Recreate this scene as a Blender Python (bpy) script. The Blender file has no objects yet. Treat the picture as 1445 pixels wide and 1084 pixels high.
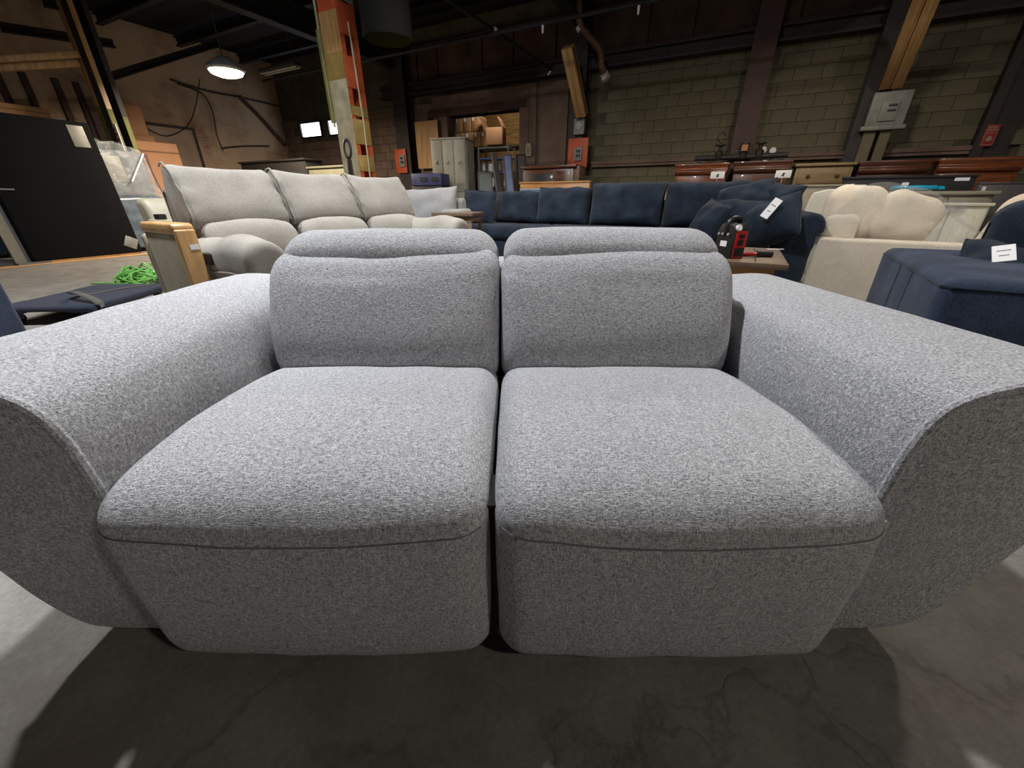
import bpy, bmesh, math, random
from mathutils import Vector, Matrix, noise

random.seed(7)
PI = math.pi
SC = bpy.context.scene
COL = SC.collection

# ------------------------------------------------------------------ camera
CAM_H, PITCH, FPX = 0.90, math.radians(25.5), 545.0
cam_d = bpy.data.cameras.new('camera')
cam_d.sensor_fit = 'HORIZONTAL'; cam_d.sensor_width = 36.0
cam_d.lens = FPX / 1445.0 * 36.0
cam_d.clip_start = 0.02; cam_d.clip_end = 200
cam = bpy.data.objects.new('camera', cam_d); COL.objects.link(cam)
cam.location = (0, 0, CAM_H); cam.rotation_euler = (PI/2 - PITCH, 0, 0)
SC.camera = cam

# ------------------------------------------------------------------ world, exposure
SC.view_settings.view_transform = 'Standard'
SC.view_settings.look = 'None'
SC.view_settings.gamma = 1.0
SC.view_settings.use_curve_mapping = False
SC.view_settings.exposure = 0.0
W = bpy.data.worlds.new('world'); SC.world = W; W.use_nodes = True
bg = W.node_tree.nodes['Background']
bg.inputs[0].default_value = (1.0, 0.90, 0.78, 1); bg.inputs[1].default_value = 0.13

# ------------------------------------------------------------------ high bay lamps of the hall, the last two added for the back
def lamp_light(name, loc, power, colour, size, aim=None):
    d = bpy.data.lights.new(name, 'AREA'); d.shape = 'DISK'; d.size = size
    d.energy = power; d.color = colour
    o = bpy.data.objects.new(name, d); COL.objects.link(o); o.location = loc
    if aim is not None: o.rotation_mode = 'QUATERNION'; o.rotation_quaternion = Vector(aim).to_track_quat('-Z', 'Y')
    return o
lamp_light('hall_light', (-1.0, 2.3, 4.3), 205, (0.96, 0.975, 1.0), 0.22)
lamp_light('hall_light', (-2.9, 2.3, 4.3), 190, (0.96, 0.975, 1.0), 0.22)
lamp_light('hall_light', (4.0, 2.3, 4.3), 80, (1.0, 0.93, 0.83), 0.22)
lamp_light('hall_light', (3.4, -1.7, 3.7), 66, (1.0, 0.92, 0.80), 0.3)
lamp_light('hall_light', (3.3, 5.4, 3.35), 52, (1.0, 0.90, 0.74), 0.3)  # no lamp seen here, added to brighten the chests and back wall
lamp_light('hall_light', (-0.3, 5.2, 3.35), 60, (1.0, 0.90, 0.76), 0.3)  # unseen light added to brighten the furniture in the middle

# ------------------------------------------------------------------ pixel helpers (a pixel of the photograph cut with a plane of the place)
_c, _s = math.cos(PITCH), math.sin(PITCH)
def ray(u, v):
    x = (u - 722.5) / FPX; y = (542 - v) / FPX
    return Vector((x, _c + y * _s, -_s + y * _c))
def atz(u, v, z):
    r = ray(u, v); t = (z - CAM_H) / r.z
    return Vector((r.x * t, r.y * t, z))
def aty(u, v, Y):
    r = ray(u, v); t = Y / r.y
    return Vector((r.x * t, Y, CAM_H + r.z * t))
# the hall is turned against the camera: UD runs along the left wall away from us, WD along the back wall to the right
CORNER = Vector((-7.29, 14.56, 0)); WD = Vector((0.887, -0.462, 0)); UD = Vector((0.462, 0.887, 0))
HALL = math.atan2(WD.y, WD.x)
def on_back(u, v, off=0.0):
    """(s, z) where the pixel meets the back wall (or a plane off metres in front of it)"""
    r = ray(u, v); n = UD; p = CORNER - UD * off
    t = p.dot(n) / r.dot(n)
    q = r * t
    return (q - CORNER).dot(WD), CAM_H + r.z * t
def on_left(u, v, off=0.0):
    r = ray(u, v); n = WD; p = CORNER + WD * off
    t = p.dot(n) / r.dot(n); q = r * t
    return (q - CORNER).dot(UD), CAM_H + r.z * t
def BW(s, d=0.0, z=0.0):
    """point s along the back wall, d in front of it"""
    p = CORNER + WD * s - UD * d
    return Vector((p.x, p.y, z))

# ------------------------------------------------------------------ mesh helpers
def catmull(pts, n=4, closed=True):
    out = []; N = len(pts)
    rng = range(N) if closed else range(N - 1)
    for i in rng:
        g = lambda k: Vector(pts[k % N] if closed else pts[max(0, min(N - 1, k))])
        p0, p1, p2, p3 = g(i-1), g(i), g(i+1), g(i+2)
        for j in range(n):
            t = j / n
            out.append(0.5 * ((2*p1) + (p2-p0)*t + (2*p0-5*p1+4*p2-p3)*t*t + (3*p1-p0-3*p2+p3)*t**3))
    if not closed: out.append(Vector(pts[-1]))
    return out
def rrect(a0, a1, b0, b1, r, n=5):
    r = min(r, (a1-a0)/2 - 1e-4, (b1-b0)/2 - 1e-4); out = []
    for cx, cy, st in ((a1-r, b1-r, 0), (a0+r, b1-r, 90), (a0+r, b0+r, 180), (a1-r, b0+r, 270)):
        for k in range(n + 1):
            a = math.radians(st + 90*k/n); out.append(Vector((cx + r*math.cos(a), cy + r*math.sin(a))))
    return out
def xf(loc=(0,0,0), rz=0, rx=0, ry=0):
    return Matrix.Translation(loc) @ Matrix.Rotation(rz, 4, 'Z') @ Matrix.Rotation(ry, 4, 'Y') @ Matrix.Rotation(rx, 4, 'X')

class MB:
    def __init__(self, M=None):
        self.bm = bmesh.new(); self.M = M or Matrix()
    def _v(self, p): return self.bm.verts.new(self.M @ Vector(p))
    def box(self, c, s, bev=0.0, M=None, seg=2):
        T = self.M @ (M or Matrix()) @ Matrix.Translation(c) @ Matrix.Diagonal((s[0], s[1], s[2], 1))
        r = bmesh.ops.create_cube(self.bm, size=1.0, matrix=T)
        if bev > 0:
            es = list({e for v in r['verts'] for e in v.link_edges})
            bmesh.ops.bevel(self.bm, geom=es, offset=bev, segments=seg, affect='EDGES', profile=0.5)
        return self
    def span(self, x0, x1, y0, y1, z0, z1, bev=0.0, M=None, seg=2):
        return self.box(((x0+x1)/2, (y0+y1)/2, (z0+z1)/2), (x1-x0, y1-y0, z1-z0), bev, M, seg)
    def tube(self, pts, r, n=8, closed=False, cap=True):
        pts = [Vector(p) for p in pts]; N = len(pts); rings = []
        up = None
        for i, p in enumerate(pts):
            a = pts[(i-1) % N] if (closed or i > 0) else p
            b = pts[(i+1) % N] if (closed or i < N-1) else p
            t = (b - a).normalized()
            if up is None:
                up = t.cross(Vector((0,0,1)) if abs(t.z) < .9 else Vector((1,0,0))).normalized()
            up = (up - t * up.dot(t)); up = up.normalized() if up.length > 1e-6 else t.orthogonal().normalized()
            w = t.cross(up)
            rr = r[i] if isinstance(r, (list, tuple)) else r
            rings.append([self._v(p + up*rr*math.cos(2*PI*k/n) + w*rr*math.sin(2*PI*k/n)) for k in range(n)])
        for i in range(N if closed else N-1):
            A, B = rings[i], rings[(i+1) % N]
            for k in range(n): self.bm.faces.new((A[k], A[(k+1)%n], B[(k+1)%n], B[k]))
        if cap and not closed:
            self.bm.faces.new(rings[0][::-1]); self.bm.faces.new(rings[-1])
        return self
    def cyl(self, p0, p1, r0, r1=None, n=16):
        return self.tube([p0, p1], [r0, r0 if r1 is None else r1], n)
    def lathe(self, prof, n=24, c=(0,0,0), cap=True):
        rings = []
        for r, z in prof:
            rings.append([self._v((c[0]+r*math.cos(2*PI*k/n), c[1]+r*math.sin(2*PI*k/n), c[2]+z)) for k in range(n)])
        for A, B in zip(rings, rings[1:]):
            for k in range(n): self.bm.faces.new((A[k], A[(k+1)%n], B[(k+1)%n], B[k]))
        if cap:
            self.bm.faces.new(rings[0][::-1]); self.bm.faces.new(rings[-1])
        return self
    def rex(self, prof, x0, x1, r=0.03, nr=4, nx=6, axis='X', warp=None, part=None):
        """profile (a,b) run along an axis with rounded ends"""
        prof = [Vector(p).to_2d() for p in prof]; N = len(prof)
        area = sum(prof[i].x*prof[(i+1)%N].y - prof[(i+1)%N].x*prof[i].y for i in range(N))
        nrm = []
        for i in range(N):
            e1 = (prof[i]-prof[i-1]); e2 = (prof[(i+1)%N]-prof[i])
            e = (e1.normalized() + e2.normalized())
            e = e.normalized() if e.length > 1e-6 else Vector((1,0))
            nv = Vector((e.y, -e.x)); nrm.append(nv if area > 0 else -nv)
        st = []
        for k in range(nr + 1):
            a = PI/2*k/nr; st.append((x0 + r*(1-math.cos(a)), r*(1-math.sin(a))))
        for k in range(1, nx): st.append((x0+r + (x1-x0-2*r)*k/nx, 0))
        for k in range(nr, -1, -1):
            a = PI/2*k/nr; st.append((x1 - r*(1-math.cos(a)), r*(1-math.sin(a))))
        rings = []
        for x, ins in st:
            ring = []
            for p, nv in zip(prof, nrm):
                q = p - nv*ins
                v = Vector((x, q.x, q.y)) if axis == 'X' else (Vector((q.x, x, q.y)) if axis == 'Y' else Vector((q.x, q.y, x)))
                if warp: v = warp(v)
                ring.append(self._v(v))
            rings.append(ring)
        if part:                                 # only profile points part[0]..part[1] (a panel sewn to its neighbour)
            ids = list(range(part[0], part[1]+1)); keep = {i % N for i in ids}
            for A, B in zip(rings, rings[1:]):
                for a, b in zip(ids, ids[1:]): self.bm.faces.new((A[a%N], A[b%N], B[b%N], B[a%N]))
            self.bm.faces.new([rings[0][i%N] for i in ids][::-1]); self.bm.faces.new([rings[-1][i%N] for i in ids])
            for ring in rings:
                for i, v in enumerate(ring):
                    if i not in keep: self.bm.verts.remove(v)
            return self
        for A, B in zip(rings, rings[1:]):
            for k in range(N): self.bm.faces.new((A[k], A[(k+1)%N], B[(k+1)%N], B[k]))
        self.bm.faces.new(rings[0][::-1]); self.bm.faces.new(rings[-1])
        return self
    def prism(self, prof, x0, x1, axis='X'):
        ra, rb = [], []
        for p in prof:
            for x, L in ((x0, ra), (x1, rb)):
                v = (x, p[0], p[1]) if axis == 'X' else ((p[0], x, p[1]) if axis == 'Y' else (p[0], p[1], x))
                L.append(self._v(v))
        N = len(ra)
        for k in range(N): self.bm.faces.new((ra[k], ra[(k+1)%N], rb[(k+1)%N], rb[k]))
        self.bm.faces.new(ra[::-1]); self.bm.faces.new(rb)
        return self
    def pillow(self, w, h, t, M=None, n=14, pinch=0.06, e=4.0, wr=0.0, seed=0.0):
        """knife edge cushion standing in its own XZ plane, thickness along Y"""
        M = M or Matrix(); T = self.M @ M
        def pt(i, j, side):
            a = -1 + 2*i/n; b = -1 + 2*j/n
            a = math.copysign(1-(1-abs(a))**1.5, a); b = math.copysign(1-(1-abs(b))**1.5, b)
            x = w/2*a*(1-pinch*(1-b*b)); z = h/2*b*(1-pinch*(1-a*a))
            th = t/2*max(0, (1-abs(a)**e)*(1-abs(b)**e))**0.55
            if wr:
                q = Vector((x*9+seed, z*9, side*3+seed)); th += wr*noise.noise(q)*min(1, th/(t/2)*2)
                z += wr*.5*noise.noise(Vector((x*7, seed, 1.3)))
            return T @ Vector((x, side*th, z))
        g = {}
        for side in (-1, 1):
            for i in range(n+1):
                for j in range(n+1):
                    edge = i in (0, n) or j in (0, n)
                    if edge and side == 1: g[1, i, j] = g[-1, i, j]; continue
                    g[side, i, j] = self.bm.verts.new(pt(i, j, side))
        for side in (-1, 1):
            for i in range(n):
                for j in range(n):
                    f = [g[side,i,j], g[side,i+1,j], g[side,i+1,j+1], g[side,i,j+1]]
                    f = list(dict.fromkeys(f))
                    if len(f) > 2: self.bm.faces.new(f)
        return self
    def grid(self, fn, nu, nv):
        V = [[self._v(fn(i/nu, j/nv)) for j in range(nv+1)] for i in range(nu+1)]
        for i in range(nu):
            for j in range(nv): self.bm.faces.new((V[i][j], V[i+1][j], V[i+1][j+1], V[i][j+1]))
        return self
    def build(self, name, mat, parent=None, smooth=40, label=None, recalc=True, **kw):
        bm = self.bm
        if recalc: bmesh.ops.recalc_face_normals(bm, faces=bm.faces)
        me = bpy.data.meshes.new(name); bm.to_mesh(me); bm.free()
        if smooth:
            me.shade_smooth(); me.set_sharp_from_angle(angle=math.radians(smooth))
        me.materials.append(mat)
        o = bpy.data.objects.new(name, me); COL.objects.link(o)
        if parent is not None: o.parent = parent
        if label: o['label'] = label
        for k, v in kw.items(): o[k] = v
        return o
def thing(name, label, cat, loc=(0,0,0), rz=0.0, group=None, rx=0.0, ry=0.0):
    o = bpy.data.objects.new(name, None); COL.objects.link(o)
    o.empty_display_size = 0.1
    o.location = loc; o.rotation_euler = (rx, ry, rz)
    o['label'] = label; o['category'] = cat
    if group: o['group'] = group
    return o
def tag(o, label, cat, group=None):
    o['label'] = label; o['category'] = cat
    if group: o['group'] = group
    return o
def struct(o, label=None):
    o['kind'] = 'structure'
    if label: o['label'] = label
    return o
def place(o, loc, rz=0.0, rx=0.0, ry=0.0):
    o.location = loc; o.rotation_euler = (rx, ry, rz); return o
def dup(root, loc, rz=None, label=None):
    r = root.copy(); COL.objects.link(r); r.location = loc
    if rz is not None: r.rotation_euler[2] = rz
    if label: r['label'] = label
    for ch in list(root.children):
        k = ch.copy(); COL.objects.link(k); k.parent = r
        for g in list(ch.children):
            d = g.copy(); COL.objects.link(d); d.parent = k
    return r
def scatter(v, amp, freq, seed=0.0):
    return v + amp * noise.noise_vector(Vector((v.x*freq+seed, v.y*freq-seed, v.z*freq+2*seed)))

# ------------------------------------------------------------------ materials
MATS = {}
def _nt(name):
    m = bpy.data.materials.new(name); m.use_nodes = True
    return m, m.node_tree, m.node_tree.nodes['Principled BSDF']
def _link(nt, a, b): nt.links.new(a, b)
def _ramp(nt, fac, stops):
    r = nt.nodes.new('ShaderNodeValToRGB'); e = r.color_ramp.elements
    e[0].position, e[0].color = stops[0][0], (*stops[0][1], 1)
    e[1].position, e[1].color = stops[-1][0], (*stops[-1][1], 1)
    for p, c in stops[1:-1]:
        x = e.new(p); x.color = (*c, 1)
    _link(nt, fac, r.inputs[0]); return r.outputs[0]
def _coord(nt, scale=(1,1,1), out='Object'):
    t = nt.nodes.new('ShaderNodeTexCoord'); m = nt.nodes.new('ShaderNodeMapping')
    m.inputs['Scale'].default_value = scale
    _link(nt, t.outputs[out], m.inputs[0]); return m.outputs[0]
def _noise(nt, vec, scale, detail=3, rough=0.55):
    n = nt.nodes.new('ShaderNodeTexNoise'); n.inputs['Scale'].default_value = scale
    n.inputs['Detail'].default_value = detail; n.inputs['Roughness'].default_value = rough
    _link(nt, vec, n.inputs['Vector']); return n.outputs['Fac']
def _math(nt, op, a, b):
    n = nt.nodes.new('ShaderNodeMath'); n.operation = op
    for i, x in enumerate((a, b)):
        if isinstance(x, (int, float)): n.inputs[i].default_value = x
        else: _link(nt, x, n.inputs[i])
    return n.outputs[0]
def _bump(nt, bsdf, h, strength, dist):
    b = nt.nodes.new('ShaderNodeBump'); b.inputs['Strength'].default_value = strength
    b.inputs['Distance'].default_value = dist
    _link(nt, h, b.inputs['Height']); _link(nt, b.outputs[0], bsdf.inputs['Normal'])
def lin(c):
    return tuple((x/255/12.92 if x/255 <= .04045 else ((x/255+.055)/1.055)**2.4) for x in c)
def plain(name, col, rough=0.6, metal=0.0, var=0.12, scale=6.0, bump=0.0, bscale=60, coat=0.0, spec=0.5):
    """painted / moulded surface with mild cloudy wear"""
    m, nt, b = _nt(name); col = lin(col)
    n = _noise(nt, _coord(nt), scale, 4)
    d = tuple(x*(1-var) for x in col); l = tuple(min(1, x*(1+var)) for x in col)
    _link(nt, _ramp(nt, n, [(0.3, d), (0.7, l)]), b.inputs['Base Color'])
    b.inputs['Roughness'].default_value = rough; b.inputs['Metallic'].default_value = metal
    b.inputs['Coat Weight'].default_value = coat
    b.inputs['Specular IOR Level'].default_value = spec
    if bump: _bump(nt, b, _noise(nt, _coord(nt), bscale, 3), bump, 0.004)
    MATS[name] = m; return m
def fabric(name, dark, mid, light, s1=90, s2=330, bump=0.6, dist=0.004, sheen=0.15, cloud=0.0):
    """tweed weave: slubs run both ways"""
    m, nt, b = _nt(name)
    a = _noise(nt, _coord(nt, (s1, s2, s2)), 1.0, 2, .6)
    c = _noise(nt, _coord(nt, (s2, s1*1.6, s1)), 1.0, 2, .6)
    h = _math(nt, 'MAXIMUM', a, c)
    f = _noise(nt, _coord(nt), s2*1.3, 2, .7)
    h2 = _math(nt, 'ADD', _math(nt, 'MULTIPLY', h, .7), _math(nt, 'MULTIPLY', f, .3))
    if cloud:
        h2 = _math(nt, 'ADD', h2, _math(nt, 'MULTIPLY', _math(nt, 'SUBTRACT', _noise(nt, _coord(nt), 5, 3), .5), cloud))
    _link(nt, _ramp(nt, h2, [(0.40, lin(dark)), (0.53, lin(mid)), (0.68, lin(light))]), b.inputs['Base Color'])
    b.inputs['Roughness'].default_value = 0.95; b.inputs['Specular IOR Level'].default_value = 0.12
    b.inputs['Sheen Weight'].default_value = sheen; b.inputs['Sheen Roughness'].default_value = 0.5
    _bump(nt, b, h2, bump, dist)
    MATS[name] = m; return m
def wood(name, dark, light, scale=1.0, axis=0, rough=0.45, coat=0.0):
    m, nt, b = _nt(name)
    sc = [14*scale]*3; sc[axis] = 1.2*scale
    n = _noise(nt, _coord(nt, tuple(sc)), 2.0, 5, .6)
    _link(nt, _ramp(nt, n, [(0.3, lin(dark)), (0.7, lin(light))]), b.inputs['Base Color'])
    b.inputs['Roughness'].default_value = rough; b.inputs['Coat Weight'].default_value = coat
    _bump(nt, b, n, .15, .003)
    MATS[name] = m; return m

fabric('tweed', (116,116,120), (174,174.5,179), (224,224.5,228), 108, 365, 1.0, 0.005, 0.12)
plain('black_plastic', (22,22,23), .45)
plain('black_lining', (12,12,12), .9)

# concrete floor: worn, stained, cracked
def concrete():
    m, nt, b = _nt('concrete')
    co = _coord(nt)
    big = _noise(nt, co, 0.55, 6, .62); mid = _noise(nt, co, 5, 6, .65); fine = _noise(nt, co, 70, 4, .7)
    mix = _math(nt, 'ADD', _math(nt, 'MULTIPLY', big, .45), _math(nt, 'ADD', _math(nt, 'MULTIPLY', mid, .35), _math(nt, 'MULTIPLY', fine, .2)))
    base = _ramp(nt, mix, [(0.34, lin((92,88,84))), (0.5, lin((124,120,114))), (0.64, lin((150,146,140)))])
    # worn paint and rust stains
    st = _ramp(nt, _noise(nt, _coord(nt, (1,1.7,1)), 1.1, 5, .6), [(0.56, (0,0,0)), (0.72, (1,1,1))])
    mx = nt.nodes.new('ShaderNodeMix'); mx.data_type = 'RGBA'
    _link(nt, _math(nt, 'MULTIPLY', st, .35), mx.inputs[0]); _link(nt, base, mx.inputs[6]); mx.inputs[7].default_value = (*lin((128,104,84)), 1)
    # cracks
    v = nt.nodes.new('ShaderNodeTexVoronoi'); v.feature = 'DISTANCE_TO_EDGE'; v.inputs['Scale'].default_value = 0.9
    wv = nt.nodes.new('ShaderNodeVectorMath'); wv.operation = 'ADD'
    nz = nt.nodes.new('ShaderNodeTexNoise'); nz.inputs['Scale'].default_value = 2.5; nz.inputs['Detail'].default_value = 6
    _link(nt, co, nz.inputs['Vector']); _link(nt, co, wv.inputs[0]); _link(nt, nz.outputs['Color'], wv.inputs[1])
    _link(nt, wv.outputs[0], v.inputs['Vector'])
    cr = _ramp(nt, v.outputs['Distance'], [(0.0, (0,0,0)), (0.012, (1,1,1))])
    mx2 = nt.nodes.new('ShaderNodeMix'); mx2.data_type = 'RGBA'; mx2.blend_type = 'MULTIPLY'; mx2.inputs[0].default_value = .22
    _link(nt, mx.outputs[2], mx2.inputs[6]); _link(nt, cr, mx2.inputs[7])
    _link(nt, mx2.outputs[2], b.inputs['Base Color'])
    b.inputs['Roughness'].default_value = .72; b.inputs['Specular IOR Level'].default_value = .3
    hh = _math(nt, 'ADD', _math(nt, 'MULTIPLY', mid, 1.0), _math(nt, 'ADD', _math(nt, 'MULTIPLY', fine, .25), _math(nt, 'MULTIPLY', cr, .12)))
    _bump(nt, b, hh, .55, .012)
    MATS['concrete'] = m; return m
concrete()

# ------------------------------------------------------------------ the hall
struct(MB().span(-22, 16, -8, 26, -0.1, 0).build('floor', MATS['concrete'], smooth=0))
# walls: whitewashed brick on the left, painted block at the back
def brick_mat(name, c1, c2, mortar, bw, bh, msize, dirt, bump=.6):
    m, nt, b = _nt(name)
    t = nt.nodes.new('ShaderNodeTexCoord'); sp = nt.nodes.new('ShaderNodeSeparateXYZ'); cb = nt.nodes.new('ShaderNodeCombineXYZ')
    _link(nt, t.outputs['Object'], sp.inputs[0]); _link(nt, sp.outputs[0], cb.inputs[0]); _link(nt, sp.outputs[2], cb.inputs[1])
    br = nt.nodes.new('ShaderNodeTexBrick'); _link(nt, cb.outputs[0], br.inputs['Vector'])
    br.inputs['Scale'].default_value = 1; br.inputs['Brick Width'].default_value = bw; br.inputs['Row Height'].default_value = bh
    br.inputs['Mortar Size'].default_value = msize
    br.inputs['Color1'].default_value = (*lin(c1), 1); br.inputs['Color2'].default_value = (*lin(c2), 1); br.inputs['Mortar'].default_value = (*lin(mortar), 1)
    d = _ramp(nt, _noise(nt, _coord(nt, (1, 1, .7)), .9, 7, .65), [(0.34, (0,0,0)), (0.52, (1,1,1))])
    mx = nt.nodes.new('ShaderNodeMix'); mx.data_type = 'RGBA'
    _link(nt, _math(nt, 'MULTIPLY', d, .92), mx.inputs[0]); _link(nt, br.outputs['Color'], mx.inputs[6]); mx.inputs[7].default_value = (*lin(dirt), 1)
    _link(nt, mx.outputs[2], b.inputs['Base Color']); b.inputs['Roughness'].default_value = .9
    b.inputs['Specular IOR Level'].default_value = .2
    _bump(nt, b, _math(nt, 'SUBTRACT', 1.0, br.outputs['Fac']), bump, .01)
    MATS[name] = m; return m
brick_mat('old_brick', (146,112,92), (118,84,70), (150,126,108), .23, .075, .008, (186,160,130))
plain('block_paint', (100,92,72), .85, var=.2, scale=1.6, bump=.5, bscale=30)
plain('block_dark', (110,90,78), .9, var=.25, scale=2.0, bump=.4, bscale=30)
plain('mortar', (84,77,61), .95, var=.3, scale=3)
plain('rust_panel', (70,50,38), .8, var=.45, scale=2.2)
plain('dark_steel', (44,36,33), .6, var=.35, scale=4)
plain('red_brown_steel', (70,44,38), .65, var=.35, scale=4)
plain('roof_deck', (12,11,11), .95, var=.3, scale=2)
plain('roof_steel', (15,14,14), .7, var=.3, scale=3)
plain('galv', (150,150,146), .4, metal=.6, var=.2, scale=8)
wood('tan_timber', (150,112,66), (196,156,104), .8, 2)
plain('lime_plaster', (150,128,108), .9, var=.2, scale=1.5)
plain('orange_paint', (178,80,44), .55, var=.2, scale=5)
plain('grey_box', (128,126,118), .5, var=.2, scale=7)

def M_back(): return CORNER.copy(), HALL
# back wall: local X runs along the wall, +Y goes behind it
ops = []
d0 = on_back(632, 166); d1 = on_back(735, 152)
DOOR = (d0[0], d1[0], 2.78)
w1a, w1b = on_back(421, 172), on_back(455, 194); w2a, w2b = on_back(460, 168), on_back(490, 191)
WIN = [(w1a[0], w1b[0], 2.62, 3.04), (w2a[0], w2b[0], 2.62, 3.04)]
mb = MB()
S0, S1, ZT = -0.3, 19.5, 4.6
xs = [(S0, WIN[0][0], 0, ZT), (WIN[0][0], WIN[0][1], 0, 2.62), (WIN[0][0], WIN[0][1], 3.04, ZT), (WIN[0][1], WIN[1][0], 0, ZT),
      (WIN[1][0], WIN[1][1], 0, 2.62), (WIN[1][0], WIN[1][1], 3.04, ZT), (WIN[1][1], DOOR[0], 0, ZT), (DOOR[0], DOOR[1], DOOR[2], ZT), (DOOR[1], S1, 0, ZT)]
for a, b_, z0, z1 in xs: mb.span(a, b_, 0.06, 0.36, z0, z1)
wall_back = place(struct(mb.build('wall_back', MATS['mortar'], smooth=0)), CORNER, HALL)
# painted blocks of the back wall, one by one where they can be told apart
bm_ = MB(); bm_.span(-.2, .2, 0, .08, -.0985, .0985, .006, seg=1)
blk = bm_.build('block', MATS['block_paint'], wall_back, 30)
SB0 = on_back(838, 200)[0]; SB1 = on_back(1372, 200)[0]
first = True; n = 0
for r in range(12):
    z = 1.05 + r*.2; s = SB0 + (.2 if r % 2 else 0) + .2
    while s < SB1 - .15:
        o = blk if first else blk.copy()
        if not first: COL.objects.link(o); o.parent = wall_back
        first = False; o.location = (s, .045 + random.uniform(-.003, .003), z); s += .405; n += 1
# the far end of the same wall, too far away to pick its blocks apart
fb = MB()
for r in range(11):
    z = 1.0 + r*.2; s = .15 + (.2 if r % 2 else 0)
    while s < DOOR[0] - .4:
        inw = any(a - .22 < s < b_ + .22 and 2.5 < z < 3.14 for a, b_, _, _ in WIN)
        if not inw: fb.span(s-.196, s+.196, -.01+random.uniform(0, .008), .07, z-.096, z+.096)
        s += .405
fb.build('block_courses', MATS['block_dark'], wall_back, 0, kind='stuff')
fb = MB()                                    # right end: block pier beside the dark strip
for r in range(18):
    z = .95 + r*.2; s = SB1 + .55 + (.2 if r % 2 else 0)
    while s < S1 - .3:
        fb.span(s-.196, s+.196, -.01+random.uniform(0, .008), .07, z-.096, z+.096); s += .405
fb.build('block_pier', MATS['block_paint'], wall_back, 0, kind='stuff')
# rendered piers round the doorway
sA = DOOR[0]-.42; sB = on_back(800, 180)[0]
pl = MB(); pl.span(sA, DOOR[0], -.05, .07, 0, 3.2); pl.span(DOOR[0], DOOR[1], -.05, .07, DOOR[2]+.14, 3.2); pl.span(DOOR[1], DOOR[1]+.42, -.08, .07, 0, 3.2)
pl.span(DOOR[1]+.42, sB, -.01, .07, 0, 3.2)
pl.build('render_coat', MATS['block_dark'], wall_back, 0)
MB().span(sA-.1, DOOR[1]+.2, -.09, .3, DOOR[2], DOOR[2]+.15).build('lintel', MATS['red_brown_steel'], wall_back, 0)
# rusted panels above the beam
k = 0; s = 4.6
while s < 18.5:
    w = (1.0, .62, 1.25, .8)[k % 4]; k += 1
    MB().span(s+.02, s+w-.02, -.02-.01*(k % 2), .07, 3.56, 4.16).build('panel', MATS['rust_panel'], wall_back, 0); s += w
MB().span(4.4, 19, -.10, .07, 3.50, 3.56).span(4.4, 19, -.08, .07, 4.16, 4.24).build('rail', MATS['red_brown_steel'], wall_back, 0)
tr = MB().span(4.4, 19, -.20, .05, 3.27, 3.31).span(4.4, 19, -.09, -.06, 3.31, 3.47).span(4.4, 19, -.20, .05, 3.47, 3.50)
place(struct(tr.build('trim_1', MATS['dark_steel'], smooth=0)), CORNER, HALL)
tr = MB().span(SB0, SB1, -.07, 0.02, 1.60, 1.66).span(SB0, SB1, -.045, .02, 1.55, 1.60)
place(struct(tr.build('trim_2', MATS['block_dark'], smooth=0)), CORNER, HALL)
# dark strip of a steel corner post on the right
tr = MB().span(SB1, SB1+.12, -.10, .05, 0, 3.5).span(SB1+.12, SB1+.42, -.03, .05, 0, 4.4)
place(struct(tr.build('trim_3', MATS['dark_steel'], smooth=0)), CORNER, HALL)

# windows, daylight behind frosted panes
m, nt, b = _nt('day_pane'); b.inputs['Base Color'].default_value = (.8,.85,.9,1)
b.inputs['Emission Color'].default_value = (.80,.88,1,1); b.inputs['Emission Strength'].default_value = 7.0; MATS['day_pane'] = m
for i, (a, b_, z0, z1) in enumerate(WIN):
    f = MB().span(a, b_, .0, .08, z0, z0+.04).span(a, b_, .0, .08, z1-.04, z1).span(a, a+.04, .0, .08, z0+.04, z1-.04).span(b_-.04, b_, .0, .08, z0+.04, z1-.04)
    w = place(struct(f.build('window_%d' % (i+1), MATS['dark_steel'], smooth=0)), CORNER, HALL)
    MB().span(a+.04, b_-.04, .05, .06, z0+.04, z1-.04).build('pane', MATS['day_pane'], w, 0)

# left wall: local X runs along UD away from us
wl = MB().span(-22, .3, 0, .3, 0, ZT)
wall_left = place(struct(wl.build('wall_left', MATS['old_brick'], smooth=0)), CORNER, math.atan2(UD.y, UD.x))
def LWp(u, v, off=0.0):
    t, z = on_left(u, v, off); return Vector((t, -off, z))
# sealed doorway, studs, conduits, all fixed to that wall
a = LWp(206, 176); b_ = LWp(270, 184)
dr = MB().span(a.x, b_.x, -.02, .01, 0, a.z)
place(struct(dr.build('door_1', MATS['lime_plaster'], smooth=0)), CORNER, wall_left.rotation_euler.z)
dd = MB().span(a.x-.05, b_.x+.06, -.05, .01, a.z, a.z+.06).span(b_.x, b_.x+.06, -.05, .01, 0, a.z)
place(struct(dd.build('trim_4', MATS['dark_steel'], smooth=0)), CORNER, wall_left.rotation_euler.z)
for u, v in ((15,150), (45,140), (85,135), (118,150)):
    p = LWp(u, v); MB().span(p.x-.05, p.x+.05, -.09, .02, 0, 3.2, .006).build('stud', MATS['red_brown_steel'], wall_left, 30)
def wall_tube(pix, r, name, mat, off=.05):
    MB().tube(catmull([LWp(u, v, off) for u, v in pix], 5, False), r, 6).build(name, mat, wall_left)
wall_tube([(240,112),(290,128),(340,138),(395,150)], .02, 'conduit', MATS['dark_steel'])
wall_tube([(338,136),(370,168),(402,205)], .05, 'brace', MATS['red_brown_steel'])
wall_tube([(250,118),(285,132),(300,158),(306,190),(315,213)], .018, 'cable', MATS['black_plastic'])
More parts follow.
